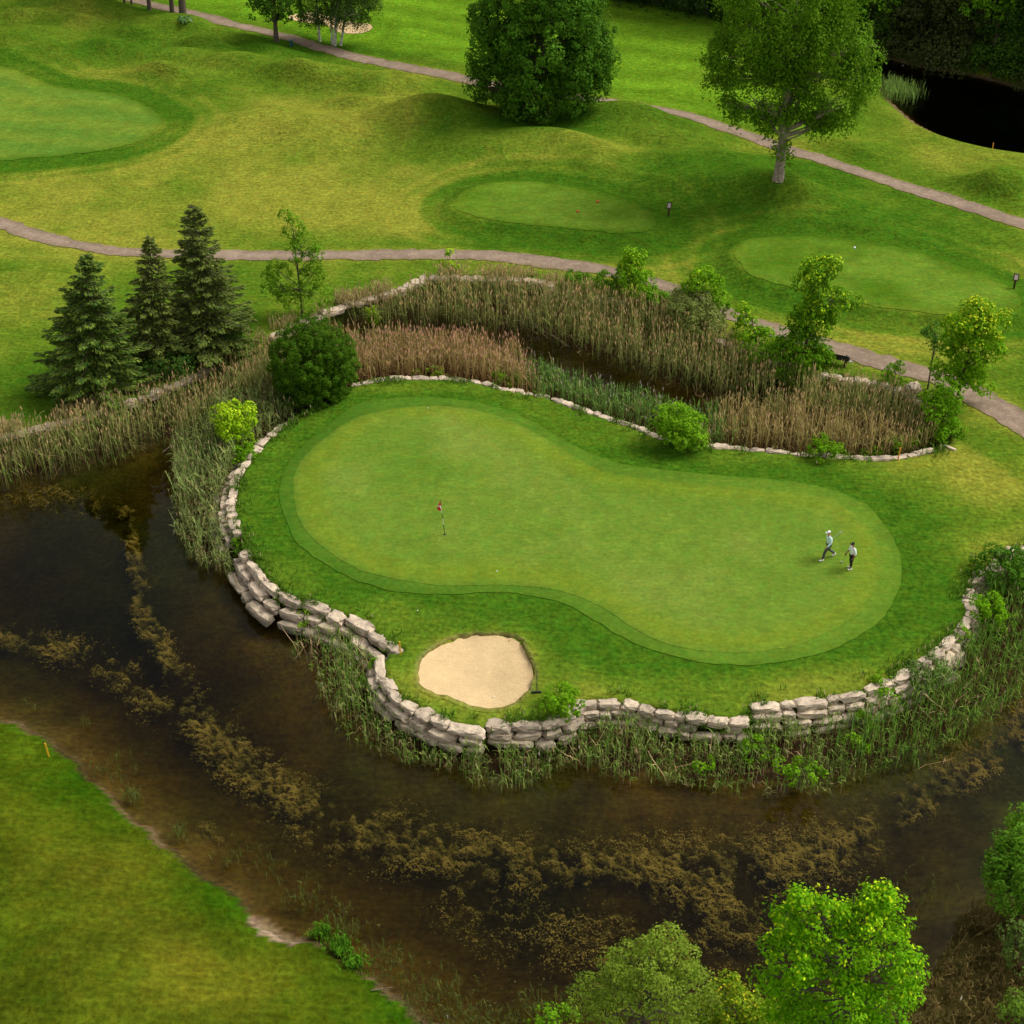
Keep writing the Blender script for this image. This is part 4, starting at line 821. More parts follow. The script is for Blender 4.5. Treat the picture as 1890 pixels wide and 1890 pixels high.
tree('young_tree', 'airy young tree with a visible stem right of the spruces', 'tree', 558, 582, [(528, 405, 12), (545, 425, 16), (560, 455, 22), (545, 470, 14), (580, 470, 14), (515, 500, 20), (505, 520, 18), (575, 510, 20), (590, 545, 18), (530, 545, 18), (555, 560, 22), (580, 500, 14), (505, 540, 12), (524, 398, 7)], .20, 13, 10, .32, (.040, .120, .006), (.080, .185, .012), .07, spread=.5, fork=.45)
tree('low_shrub', 'leafy undergrowth at the foot of the tallest spruce', 'shrub', 420, 650, [(405, 620, 20), (430, 625, 20), (450, 640, 12), (380, 650, 20)], .2, 16, 14, .3, (.022, .075, .01), (.04, .11, .015), .04)
tree('low_shrub', 'dark undergrowth below the thin spruce', 'shrub', 300, 700, [(290, 680, 22), (330, 675, 22), (260, 710, 18)], .2, 16, 12, .3, (.016, .05, .01), (.03, .08, .012), .04)
tree('thin_sapling', 'small yellow green sapling in front of the lower cart path', 'sapling', 838, 535, [(826, 480, 9), (835, 492, 8), (828, 465, 5), (818, 485, 5)], .20, 9, 20, .2, MG2, LIME2, .03, fork=.7, tip=.5, tipc=(.22, .36, .02))
tree('low_shrub', 'lime bush poking from the reeds right of the round bush', 'shrub', 688, 602, [(685, 583, 14), (672, 578, 8), (698, 585, 10)], .2, 12, 20, .22, MG2, LIME2, .03)
tree('bushy_sapling', 'bright bush beside the lower cart path, tallest of its cluster', 'bush', 1172, 552, [(1170, 500, 26), (1165, 478, 16), (1178, 470, 8), (1180, 525, 26), (1155, 520, 18)], .22, 15, 14, .3, MG1, MG2, .06, tip=.5, tipc=LIME2)
tree('low_shrub', 'dark low bush left of the bright bush by the path', 'shrub', 1068, 540, [(1062, 520, 18), (1080, 518, 12), (1050, 525, 10)], .2, 15, 16, .25, MG1, (.045, .13, .012), .04)
tree('low_shrub', 'medium green shrub touching the bright bush on its left', 'shrub', 1125, 545, [(1120, 522, 20), (1135, 530, 14)], .2, 15, 16, .25, MG1, (.05, .14, .012), .04)
tree('low_shrub', 'tangled shrub below the bright bush at the reed tops', 'shrub', 1205, 568, [(1200, 550, 18), (1225, 555, 16)], .2, 14, 16, .25, MG1, (.05, .14, .012), .04)
tree('willow_bush', 'grey green rounded bush overlapping the cart path', 'bush', 1288, 628, [(1285, 575, 42), (1265, 570, 26), (1310, 590, 26), (1285, 605, 34)], .20, 26, 26, .3, (.075, .120, .035), (.13, .185, .065), .07, asp=.4)
tree('bushy_sapling', 'bright green bush rising behind the grey green bush', 'bush', 1300, 600, [(1295, 520, 22), (1320, 530, 16), (1275, 525, 14), (1325, 560, 18)], .22, 14, 14, .3, MG1, MG2, .06, tip=.4, tipc=LIME2)
tree('bushy_sapling', 'pointed bush with yellow tips between the grey bush and the tall leafy tree', 'bush', 1392, 672, [(1375, 585, 14), (1368, 572, 9), (1380, 612, 24), (1400, 640, 30), (1370, 640, 18), (1392, 660, 24)], .22, 15, 14, .3, MG1, MG2, .06, tip=.6, tipc=(.2, .33, .015))
tree('columnar_tree', 'tall twisted leafy tree with a side branch standing left of the bench', 'tree', 1478, 700, [(1530, 490, 16), (1510, 500, 24), (1488, 520, 16), (1508, 535, 22), (1500, 565, 24), (1495, 600, 30), (1550, 555, 18), (1575, 560, 12), (1525, 585, 18), (1480, 590, 20), (1480, 640, 36), (1445, 660, 24), (1500, 665, 30), (1470, 685, 28), (1458, 640, 16)],
    .24, 17, 12, .34, (.034, .112, .005), (.070, .185, .008), .10, tip=.8, tipc=(.17, .30, .012), spread=.45, fork=.4)
tree('thin_sapling', 'slender bare stemmed sapling with a small dark crown left of the bright leaning tree', 'sapling', 1712, 718, [(1725, 612, 14), (1730, 630, 14), (1715, 618, 9), (1728, 645, 9), (1708, 615, 6)], .19, 10, 12, .26, (.025, .085, .012), (.05, .13, .02), .05, fork=.72)
tree('young_elm', 'bright leaning tree with yellow tips overhanging the lower cart path', 'tree', 1765, 748, [(1800, 600, 34), (1770, 600, 24), (1830, 600, 24), (1845, 590, 12), (1795, 640, 36), (1830, 645, 22), (1760, 640, 20), (1785, 680, 28), (1800, 700, 22), (1770, 700, 18), (1745, 690, 16), (1795, 570, 14), (1850, 640, 10), (1820, 720, 12)],
    .24, 17, 11, .34, (.050, .155, .004), (.095, .230, .008), .10, tip=.85, tipc=(.26, .36, .02), spread=.55, fork=.4)
tree('bushy_sapling', 'leafy bush at the end of the reed bed below the leaning tree', 'bush', 1735, 822, [(1735, 750, 26), (1720, 745, 18), (1760, 760, 18), (1738, 790, 30), (1715, 805, 24), (1755, 800, 20), (1700, 812, 18), (1755, 720, 16)], .22, 15, 13, .3, (.042, .140, .004), (.080, .205, .008), .06)
tree('low_shrub', 'small bright bush between the bench and the pale boulder', 'shrub', 1650, 712, [(1648, 692, 15), (1658, 680, 9), (1635, 702, 12), (1670, 708, 12)], .2, 15, 18, .24, MG1, MG2, .04)
tree('rounded_shrub', 'large fresh green shrub on the stone edging behind the green', 'shrub', 1255, 822, [(1252, 778, 30), (1232, 790, 24), (1275, 795, 28), (1225, 770, 16), (1258, 805, 24)], .2, 17, 18, .28, (.055, .165, .006), (.100, .225, .012), .05)
small = [(805, 700, [(803, 692, 13), (818, 694, 8)], 'small green plant on the stone edging right of the round bush', MG2, LIME2), (935, 716, [(930, 700, 16), (950, 704, 14), (912, 702, 10)], 'leafy plant where the back stone edging breaks', MG1, MG2),
    (775, 700, [(768, 693, 8)], 'tiny yellow green plant at the back stone edging', MG2, LIME2), (1525, 845, [(1525, 826, 18), (1510, 830, 14), (1542, 830, 14)], 'spiky plant on the back stone edging near the orange stake', MG1, MG2), (1600, 846, [(1600, 838, 10), (1615, 835, 8)], 'weeds beside the paired edging stones', MG1, MG2),
    (1660, 838, [(1655, 820, 14), (1680, 825, 16), (1640, 832, 10)], 'tangle of leaves behind the orange stake', MG1, LIME1), (1032, 1318, [(1030, 1292, 26), (1012, 1300, 18), (1055, 1298, 18), (1035, 1318, 18)], 'leafy clump on the wall right of the bunker', MG1, MG2), (968, 1340, [(968, 1330, 9), (962, 1340, 7)], 'small sprig growing from the wall below the bunker rake', MG2, LIME2),
    (1150, 1312, [(1142, 1306, 10), (1158, 1316, 12)], 'yellow green plant in a joint of the long front wall', MG2, LIME2), (612, 1150, [(608, 1135, 14), (620, 1148, 14)], 'bright plant between the tiers of the left wall', MG1, MG2), (562, 1152, [(560, 1142, 12), (572, 1150, 8)], 'grassy tuft in the left wall tiers', MG2, (.12, .2, .03)),
    (441, 1008, [(442, 1000, 16), (430, 1012, 13), (455, 1005, 10)], 'plant filling the gap in the wall at the left corner', MG1, (.09, .18, .015)), (690, 1250, [(684, 1240, 14), (678, 1255, 14), (694, 1228, 9)], 'leafy weeds at the corner left of the bunker', MG1, LIME1), (1352, 1352, [(1350, 1335, 20), (1335, 1345, 16), (1368, 1345, 18), (1345, 1365, 18)], 'ivy like clump hanging over the middle of the front wall', MG1, MG2),
    (1265, 1335, [(1262, 1325, 9), (1272, 1338, 9)], 'small green plant hanging on the front wall', MG2, LIME1), (1460, 1322, [(1462, 1305, 9), (1468, 1325, 12), (1460, 1345, 10)], 'vine climbing the wall where it steps up', MG1, MG2), (1628, 1290, [(1625, 1265, 18), (1612, 1285, 18), (1640, 1280, 18), (1625, 1302, 16)], 'bushy plant splitting the right front wall', MG1, MG2),
    (1700, 1270, [(1700, 1245, 22), (1680, 1250, 16), (1725, 1235, 18)], 'grey green shrub against the right front wall', (.04, .09, .02), (.06, .13, .03)), (1780, 1195, [(1768, 1170, 12), (1785, 1185, 12)], 'green plant by the end block of the right wall', MG1, MG2),
    (1850, 1090, [(1840, 1050, 34), (1810, 1065, 22), (1875, 1045, 30), (1825, 1100, 26), (1860, 1085, 26), (1895, 1050, 26)], 'big dark leafy mass at the right edge over the wall', (.025, .09, .008), (.05, .14, .012)), (1835, 1160, [(1825, 1130, 26), (1845, 1150, 24), (1810, 1120, 18)], 'yellow green bush below the dark leafy mass at right', MG1, LIME1),
    (1475, 1448, [(1480, 1425, 20), (1450, 1435, 16), (1505, 1422, 14), (1440, 1415, 12)], 'leafy plant trailing into the water in front', MG1, MG2), (1300, 1425, [(1300, 1408, 14), (1292, 1420, 10)], 'green plant at the waterline below the front wall', MG1, MG2), (1595, 1345, [(1590, 1330, 12), (1605, 1335, 10)], 'small plant among reeds under the right wall', MG1, MG2),
    (1580, 1400, [(1575, 1375, 14), (1590, 1385, 12)], 'green weeds among the reeds below the right wall', MG1, MG2), (1400, 1400, [(1395, 1380, 18), (1415, 1390, 16), (1370, 1385, 12)], 'leafy weeds among rushes in front', MG1, MG2)]
for px, py, lo, lb, c1, c2 in small:
    zz = None if (inside(np.array([at(px, py)[0]]), np.array([at(px, py)[1]]), basin)[0] == False) else (-.9 if py < 1330 else -1.2)
    tree('wall_plant', lb, 'plant', px, py, lo, .17, 14, 18, .22, c1, c2, .02, z=zz, limbs=True, group='plants growing on and by the stone walls')
# trees standing on the near bank, below the frame
tree('norway_maple', 'bright lime green maple at the bottom edge, lower right', 'tree', 1545, 2080, [(1500, 1695, 26), (1605, 1690, 28), (1475, 1750, 38), (1560, 1735, 48), (1635, 1765, 36), (1465, 1815, 36), (1540, 1810, 58), (1630, 1835, 44), (1480, 1875, 50), (1600, 1900, 66), (1530, 1960, 80), (1480, 1664, 9), (1519, 1668, 11), (1560, 1680, 12), (1600, 1658, 11), (1622, 1650, 10), (1660, 1705, 13), (1682, 1775, 11), (1672, 1835, 12), (1422, 1745, 11), (1418, 1800, 13), (1424, 1865, 14), (1445, 1700, 9), (1650, 1680, 8), (1575, 1690, 14), (1450, 1690, 16), (1665, 1800, 26), (1445, 1740, 22), (1475, 1665, 14), (1635, 1655, 14)],
    .15, 30, 17, .34, (.050, .180, .004), (.105, .27, .006), .16, gap=.20, tip=.6, tipc=(.26, .42, .012), fork=.3, z=-.2, shell=.6, spread=.6)
tree('silver_willow', 'soft grey green willow at the bottom edge, left of the lime green maple', 'tree', 1170, 2060, [(1225, 1765, 44), (1260, 1800, 44), (1190, 1800, 50), (1125, 1830, 42), (1100, 1870, 44), (1160, 1880, 60), (1240, 1870, 60), (1285, 1840, 30), (1140, 1780, 18), (1130, 1940, 70), (1230, 1950, 70), (1150, 1765, 14)],
    .15, 34, 16, .38, (.062, .135, .012), (.14, .22, .035), .14, gap=.38, fork=.3, z=-.2, spread=.6, asp=.4)
tree('yellow_bush', 'yellow green bush between the willow and the lime green maple', 'bush', 1350, 2000, [(1345, 1845, 34), (1330, 1880, 40), (1375, 1880, 36), (1350, 1930, 56), (1410, 1910, 40), (1290, 1930, 40)], .15, 24, 18, .3, (.05, .13, .008), (.11, .19, .012), .08, z=-.3, tip=.5, tipc=(.26, .30, .02))
tree('low_shrub', 'low green shrub at the bottom edge left of the willow', 'shrub', 1020, 1960, [(1010, 1900, 26), (1045, 1895, 24), (985, 1915, 20)], .16, 18, 16, .26, MG1, MG2, .04, z=-.6)
tree('rounded_shrub', 'rounded bush at the right edge above the meadow bank', 'shrub', 1880, 1690, [(1865, 1600, 44), (1895, 1580, 40), (1850, 1630, 32), (1890, 1650, 44), (1915, 1620, 44)], .16, 26, 18, .3, (.03, .10, .008), (.07, .18, .016), .08, z=-.9)
tree('rounded_shrub', 'small bush at the right edge overhanging the water', 'shrub', 1900, 1560, [(1885, 1512, 22), (1905, 1530, 30)], .17, 20, 16, .28, (.04, .12, .008), (.08, .19, .016), .06, z=-1.0)
tree('low_shrub', 'grey green shrub low on the right meadow bank', 'shrub', 1880, 1780, [(1882, 1740, 24), (1900, 1760, 30)], .16, 18, 16, .26, (.04, .08, .02), (.06, .12, .03), .04, z=-.6)
tree('low_shrub', 'shrub in the bottom right corner', 'shrub', 1885, 1900, [(1880, 1865, 26), (1900, 1880, 30)], .16, 18, 16, .26, (.045, .10, .012), (.07, .15, .02), .04, z=-.3)

# forest: four kinds built once, then copied
def forest_kind(c1, c2, seed):
    random.seed(seed); t = thing('forest_tree', 'x', 'tree', (0, 0, 0))
    lobes = [(Vector((random.uniform(-1.6, 1.6), random.uniform(-1.6, 1.6), random.uniform(1.6, 10.5))), random.uniform(1.4, 2.3)) for _ in range(20)]
    lobes += [(Vector((random.uniform(-2.4, 2.4), random.uniform(-2.6, .8), random.uniform(.4, 1.8))), random.uniform(.9, 1.4)) for _ in range(12)]
    items = [([Vector((0, 0, -.3)), Vector((.1, 0, 5)), Vector((0, .1, 10.5))], [.14, .10, .04])]
    for p, r in lobes: items.append(([Vector((0, 0, max(p.z-1.5, .1))), p], [.08, .03]))
    tube_obj('trunk', items, M_BARK, t, 5); leaves('crown', mkclumps(lobes, 5.5, .55, .9, -.9), 15, .30, c1, c2, t, hang=.25); return t
kinds = [forest_kind((.013, .042, .010), (.030, .068, .014), 1), forest_kind((.026, .046, .016), (.055, .080, .032), 2), forest_kind((.022, .066, .010), (.042, .105, .014), 3), forest_kind((.028, .048, .012), (.062, .078, .024), 4)]
def copy_tree(o, parent=None):
    c = o.copy(); COL.objects.link(c)
    if parent is not None: c.parent = parent; c.matrix_parent_inverse = Matrix()
    for ch in list(o.children): copy_tree(ch, c)
    return c
fl = [(1075, -8), (1120, 2), (1165, 10), (1210, 18), (1255, 26), (1300, 36), (1345, 44), (1395, 52), (1445, 62), (1500, 72), (1555, 82), (1608, 92), (1655, 104), (1700, 110), (1745, 118), (1792, 126), (1838, 138), (1885, 150), (1930, 160), (1990, 175)]
fl2 = [(1140, -35), (1230, -20), (1320, -5), (1410, 5), (1520, 20), (1620, 40), (1690, 55), (1760, 62), (1830, 75), (1900, 95), (1000, -60), (1080, -45)]
desc = ['dark', 'grey green', 'fresh green', 'olive']
used = set(); cnt = {}
ORD = ['leftmost', 'second', 'third', 'fourth', 'fifth', 'sixth', 'seventh', 'eighth', 'ninth', 'tenth', 'eleventh', 'twelfth', 'thirteenth', 'fourteenth']
random.seed(21)
allf = [(p, 0) for p in fl]+[(p, 1) for p in fl2]
for i, ((px, py), row) in enumerate(allf):
    k = random.choice([0, 0, 1, 2, 3]) if px < 1600 else random.choice([0, 1, 1, 2, 3])
    if px < 1560 and row == 0: k = 0
    first = k not in used; used.add(k)
    o = kinds[k] if first else copy_tree(kinds[k])
    q = put(px, py-6); o.location = (q.x+random.uniform(-.4, .4), q.y+random.uniform(0, 1)+.8, q.z); s = random.uniform(.85, 1.15)*(1.1 if row else 1); o.scale = (s, s, s*random.uniform(.9, 1.15)); o.rotation_euler = (0, 0, random.uniform(-.5, .5))
    where = 'beyond the fairway' if px < 1560 else 'beyond the creek'
    key = (k, where, row); cnt[key] = cnt.get(key, 0)+1; od = ORD[cnt[key]-1]; od = od if od == 'leftmost' else od+' from the left'
    tag(o, f'{desc[k]} woodland tree {where}' + (', back row, ' if row else ', front row, ')+od, 'tree', f'{desc[k]} woodland trees {where}' + (' second row' if row else ' front row'))
for k in range(4):
    if k not in used:
        for ch in list(kinds[k].children): bpy.data.objects.remove(ch)
        bpy.data.objects.remove(kinds[k])
tree('bright_maple', 'lime green tree leaning out of the wood at the top right', 'tree', 1830, 136, [(1830, -2, 20), (1800, 8, 22), (1860, 12, 16), (1840, 22, 12), (1810, -30, 40)], .30, 13, 5, .42, (.05, .15, .01), (.10, .25, .01), .12, fork=.6)
tree('bright_maple', 'bright leafed tree at the wood edge just right of the cottonwood', 'tree', 1640, 100, [(1635, 5, 18), (1650, -10, 22), (1620, -5, 18), (1630, 28, 8)], .30, 13, 5, .42, (.04, .12, .01), (.075, .19, .01), .10, fork=.6)
# broad leafed plant at the foot of an avenue tree
b = put(340, 42); t = thing('hosta_plant', 'clump of broad arching leaves at the foot of a trunk beside the upper path', 'plant', b)
for k in range(16):
    a = k*2.4; r = .35+.25*(k % 3)
    bm = bmesh.new(); pts = [(0, 0), (.5*r, .10), (r, .12), (r*1.35, 0)]; zz = [.05, .5, .45, .15]; L = []
    for (d_, w_), h_ in zip(pts, zz):
        L.append((bm.verts.new((d_*math.cos(a)-w_*math.sin(a), d_*math.sin(a)+w_*math.cos(a), h_)), bm.verts.new((d_*math.cos(a)+w_*math.sin(a), d_*math.sin(a)-w_*math.cos(a), h_))))
    for i in range(2): bm.faces.new((L[i][0], L[i][1], L[i+1][1], L[i+1][0]))
    bm.faces.new((L[2][0], L[2][1], L[3][0]))
    ob = bm_obj('leaf', bm, plain('hosta_leaf', (.05, .13, .02), .5) if k == 0 else bpy.data.materials['hosta_leaf'], t)

# fallen branches in the channel
def branch(label, pts, r0, n=6):
    P = [Vector((*at(a, b, z), z)) for a, b, z in pts]; base = P[0]; t = thing('fallen_branch', label, 'branch', base)
    Q = [p-base for p in P]; items = [(Q, [r0*(1-i/len(Q))+.008 for i in range(len(Q))])]
    for _ in range(n):
        i = random.randrange(1, len(Q)); e = Q[i]+(Q[-1]-Q[0]).normalized()*random.uniform(.4, 1.2)+Vector((random.uniform(-.5, .5), random.uniform(-.5, .5), random.uniform(0, .6)))
        items.append(([Q[i-1]*.5+Q[i]*.5, e], [r0*.5, .006]))
    tube_obj('bough', items, M_TWIG, t, 5)
branch('long dead bough leaning out of the reeds over the channel', [(1050, 640, WL), (1020, 620, -1.2), (990, 605, -.9), (965, 598, -.8)], .05, 8)
branch('bare grey bough arching among the tall reeds behind the green', [(1010, 625, WL), (980, 590, -.6), (940, 575, -.2)], .04, 7)
branch('dead straw coloured branch where the left channel narrows', [(300, 835, WL), (325, 815, -1.3), (350, 800, -1.2)], .03, 6)
branch('thin stick lying on the near bank at the bottom', [(685, 1828, -1.1), (725, 1822, -1.05)], .02, 0)
branch('pale stick in the reeds below the right wall', [(1675, 1305, -.6), (1700, 1320, -.9)], .025, 0)

# ------------------------------------------------------------------ course furniture
def stake(px, py, h, mat, label):
    p = put(px, py); o = box_obj('hazard_stake', (0, 0, h/2-.05), (.075, .05, h+.1), mat, bevel=.008); o.location = p; o.rotation_euler = (random.uniform(-.04, .04), random.uniform(-.06, .06), .3); tag(o, label, 'stake', 'hazard stakes by the water')
stake(90, 1396, .78, M_YEL, 'yellow stake on the near bank at the left'); stake(739, 1208, .80, M_YEL, 'yellow stake at the end of the wall beside the bunker')
stake(588, 748, .62, M_ORG, 'small weathered stake in front of the round bush'); stake(1657, 849, .82, M_ORG, 'orange stake on the back edging below the leafy bushes')
stake(1832, 274, .5, M_ORG, 'tiny stake at the edge of the far creek')
# flagstick
p = put(821, 988); t = thing('flagstick', 'black and white striped flagstick with a limp red and white flag', 'flag', p+Vector((0, 0, .045)))
lean = Vector((-.085, .0, 1)).normalized(); Lp = 2.15
cuts = [(0, .62, M_POLE_D), (.62, 1.02, M_POLE_W), (1.02, 1.36, M_POLE_D), (1.36, 1.70, M_POLE_W), (1.70, Lp, M_BLACK)]
for a, b, mt in cuts: tube_obj('pole_band', [([lean*a, lean*b], [.018, .018])], mt, t, 8)
def cloth(pts2, mat, off, name):
    bm = bmesh.new(); top = lean*2.10
    vs = [bm.verts.new(top+Vector((a, -.03-off+.05*math.sin(a*22+c*5), c))) for a, c in pts2]; bm.faces.new(vs)
    r = bmesh.ops.extrude_face_region(bm, geom=bm.faces[:]); bmesh.ops.translate(bm, verts=[v for v in r['geom'] if isinstance(v, bmesh.types.BMVert)], vec=(0, .006, 0))
    bmesh.ops.recalc_face_normals(bm, faces=bm.faces[:]); return bm_obj(name, bm, mat, fl_ if name != 'flag' else t)
fl_ = None
fl_ = cloth([(0, 0), (-.09, -.12), (-.19, -.42), (-.10, -.60), (.02, -.52), (.035, -.30)], M_RED, 0, 'flag')
cloth([(-.085, -.17), (-.165, -.40), (-.11, -.43), (-.055, -.22)], M_WHITE, .02, 'flag_emblem'); cloth([(-.03, -.20), (-.035, -.30), (.02, -.42), (.03, -.26)], M_WHITE, .02, 'flag_emblem')
bm = bmesh.new(); bmesh.ops.create_circle(bm, cap_ends=True, radius=.07, segments=16); o = bm_obj('hole_cup', bm, M_HOLE); o.location = p+Vector((.0, 0, .055)); tag(o, 'dark disc painted as the shaded hole at the foot of the flagstick', 'golf hole')  # flat disc; the shade inside the cup is painted as its near-black colour
tube_obj('rim', [([Vector((0, 0, -.004)), Vector((0, 0, .004))], [.078, .078])], M_POLE_W, o, 16)
for px, py, lb in [(917, 1056, 'golf ball on the green below the flag'), (790, 755, 'golf ball on the back fringe of the green'), (771, 1129, 'golf ball in the rough above the bunker'), (911, 1288, 'golf ball on the bunker sand'), (1578, 1500, None)]:
    if not lb: continue
    q = put(px, py); bm = bmesh.new(); bmesh.ops.create_uvsphere(bm, u_segments=14, v_segments=10, radius=.034); o = bm_obj('golf_ball', bm, M_BALL, smooth=True); o.location = q+Vector((0, 0, .07)); tag(o, lb, 'golf ball')
def marker(px, py, mat, lb):
    q = put(px, py); bm = bmesh.new(); bmesh.ops.create_icosphere(bm, subdivisions=2, radius=.085); bmesh.ops.translate(bm, verts=bm.verts[:], vec=(0, 0, .08)); t = thing('tee_marker', lb, 'tee marker', q); bm_obj('ball_top', bm, mat, t, True)
    tube_obj('spike', [([Vector((0, 0, -.05)), Vector((0, 0, .05))], [.02, .02])], M_BLACK, t)
    o = box_obj('base_plate', (.06, 0, .04), (.12, .12, .05), M_BLACK, t, bevel=.01)
marker(1103, 374, M_RED, 'red tee marker nearer the back of the left tee'); marker(1066, 392, M_RED, 'red tee marker nearer the front of the left tee'); marker(1577, 459, M_WHITE, 'white tee marker on the right tee')
def tee_sign(px, py, label):
    q = put(px, py); t = thing('tee_sign', label, 'sign', q, -.25); rot = Matrix.Rotation(R(-38), 3, 'X')
    box_obj('post', (0, .02, .36), (.12, .12, .78), M_BROWN, t, bevel=.01); b_ = box_obj('sign_board', (0, 0, .84), (.36, .05, .50), M_BROWN, t, rot, .01)
    box_obj('sign_face', tuple(Vector((0, 0, .84))+rot @ Vector((0, -.03, -.01))), (.22, .012, .34), M_PANEL, t, rot)
tee_sign(1234, 399, 'brown tee sign with a pale panel beside the left tee'); tee_sign(1871, 533, 'brown tee sign with a pale panel beside the right tee')
# bench seen from behind
q = put(1543, 672); t = thing('park_bench', 'black slatted bench facing the cart path beside the leafy tree', 'bench', q, -.42)
for k in range(3): box_obj('backrest_slat', (0, -.22-.012*k, .50+.13*k), (1.55, .035, .115), M_BENCH, t, bevel=.008)
for k in range(4): box_obj('seat_slat', (0, -.12+.125*k, .44), (1.55, .105, .035), M_BENCH, t, bevel=.008)
for s in (-.55, .55):
    box_obj('leg', (s, -.20, .33), (.10, .08, .72), M_BENCH, t, bevel=.01); box_obj('leg', (s, .22, .20), (.10, .08, .44), M_BENCH, t, bevel=.01); box_obj('armrest', (s, 0, .62), (.07, .5, .04), M_BENCH, t, bevel=.01)
bm = bmesh.new(); vs = [bm.verts.new(v) for v in ((.80, -.2, .42), (1.02, 0, .42), (.80, .12, .42))]; bm.faces.new(vs); r = bmesh.ops.extrude_face_region(bm, geom=bm.faces[:]); bmesh.ops.translate(bm, verts=[v for v in r['geom'] if isinstance(v, bmesh.types.BMVert)], vec=(0, 0, -.05)); bmesh.ops.recalc_face_normals(bm, faces=bm.faces[:]); bm_obj('end_plate', bm, M_PANEL, t)
q = put(538, 86); t = thing('waste_bin', 'small teal bin beside the upper cart path', 'bin', q, .2); box_obj('bin_body', (0, 0, .28), (.34, .34, .56), M_TEAL, t, bevel=.03); box_obj('lid', (0, 0, .60), (.38, .38, .07), M_TEAL, t, bevel=.02)
q = put(990, 1279); t = thing('bunker_rake', 'dark rake lying on the grass at the right of the bunker', 'rake', q+Vector((0, 0, .04)), .05)
box_obj('rake_head', (0, 0, .03), (.46, .07, .05), M_BENCH, t); tube_obj('handle', [([Vector((.05, 0, .03)), Vector((.12, 1.4, .05))], [.014, .014])], M_POLE_D, t)
for k in range(9): box_obj('tine', (-.2+.05*k, -.04, .0), (.01, .02, .07), M_BENCH, t)
q = put(826, 1881); o = box_obj('distance_marker', (0, 0, .12), (.05, .04, .26), M_WHITE, bevel=.01); o.location = q; tag(o, 'tiny white post in the grass at the bottom edge', 'post')

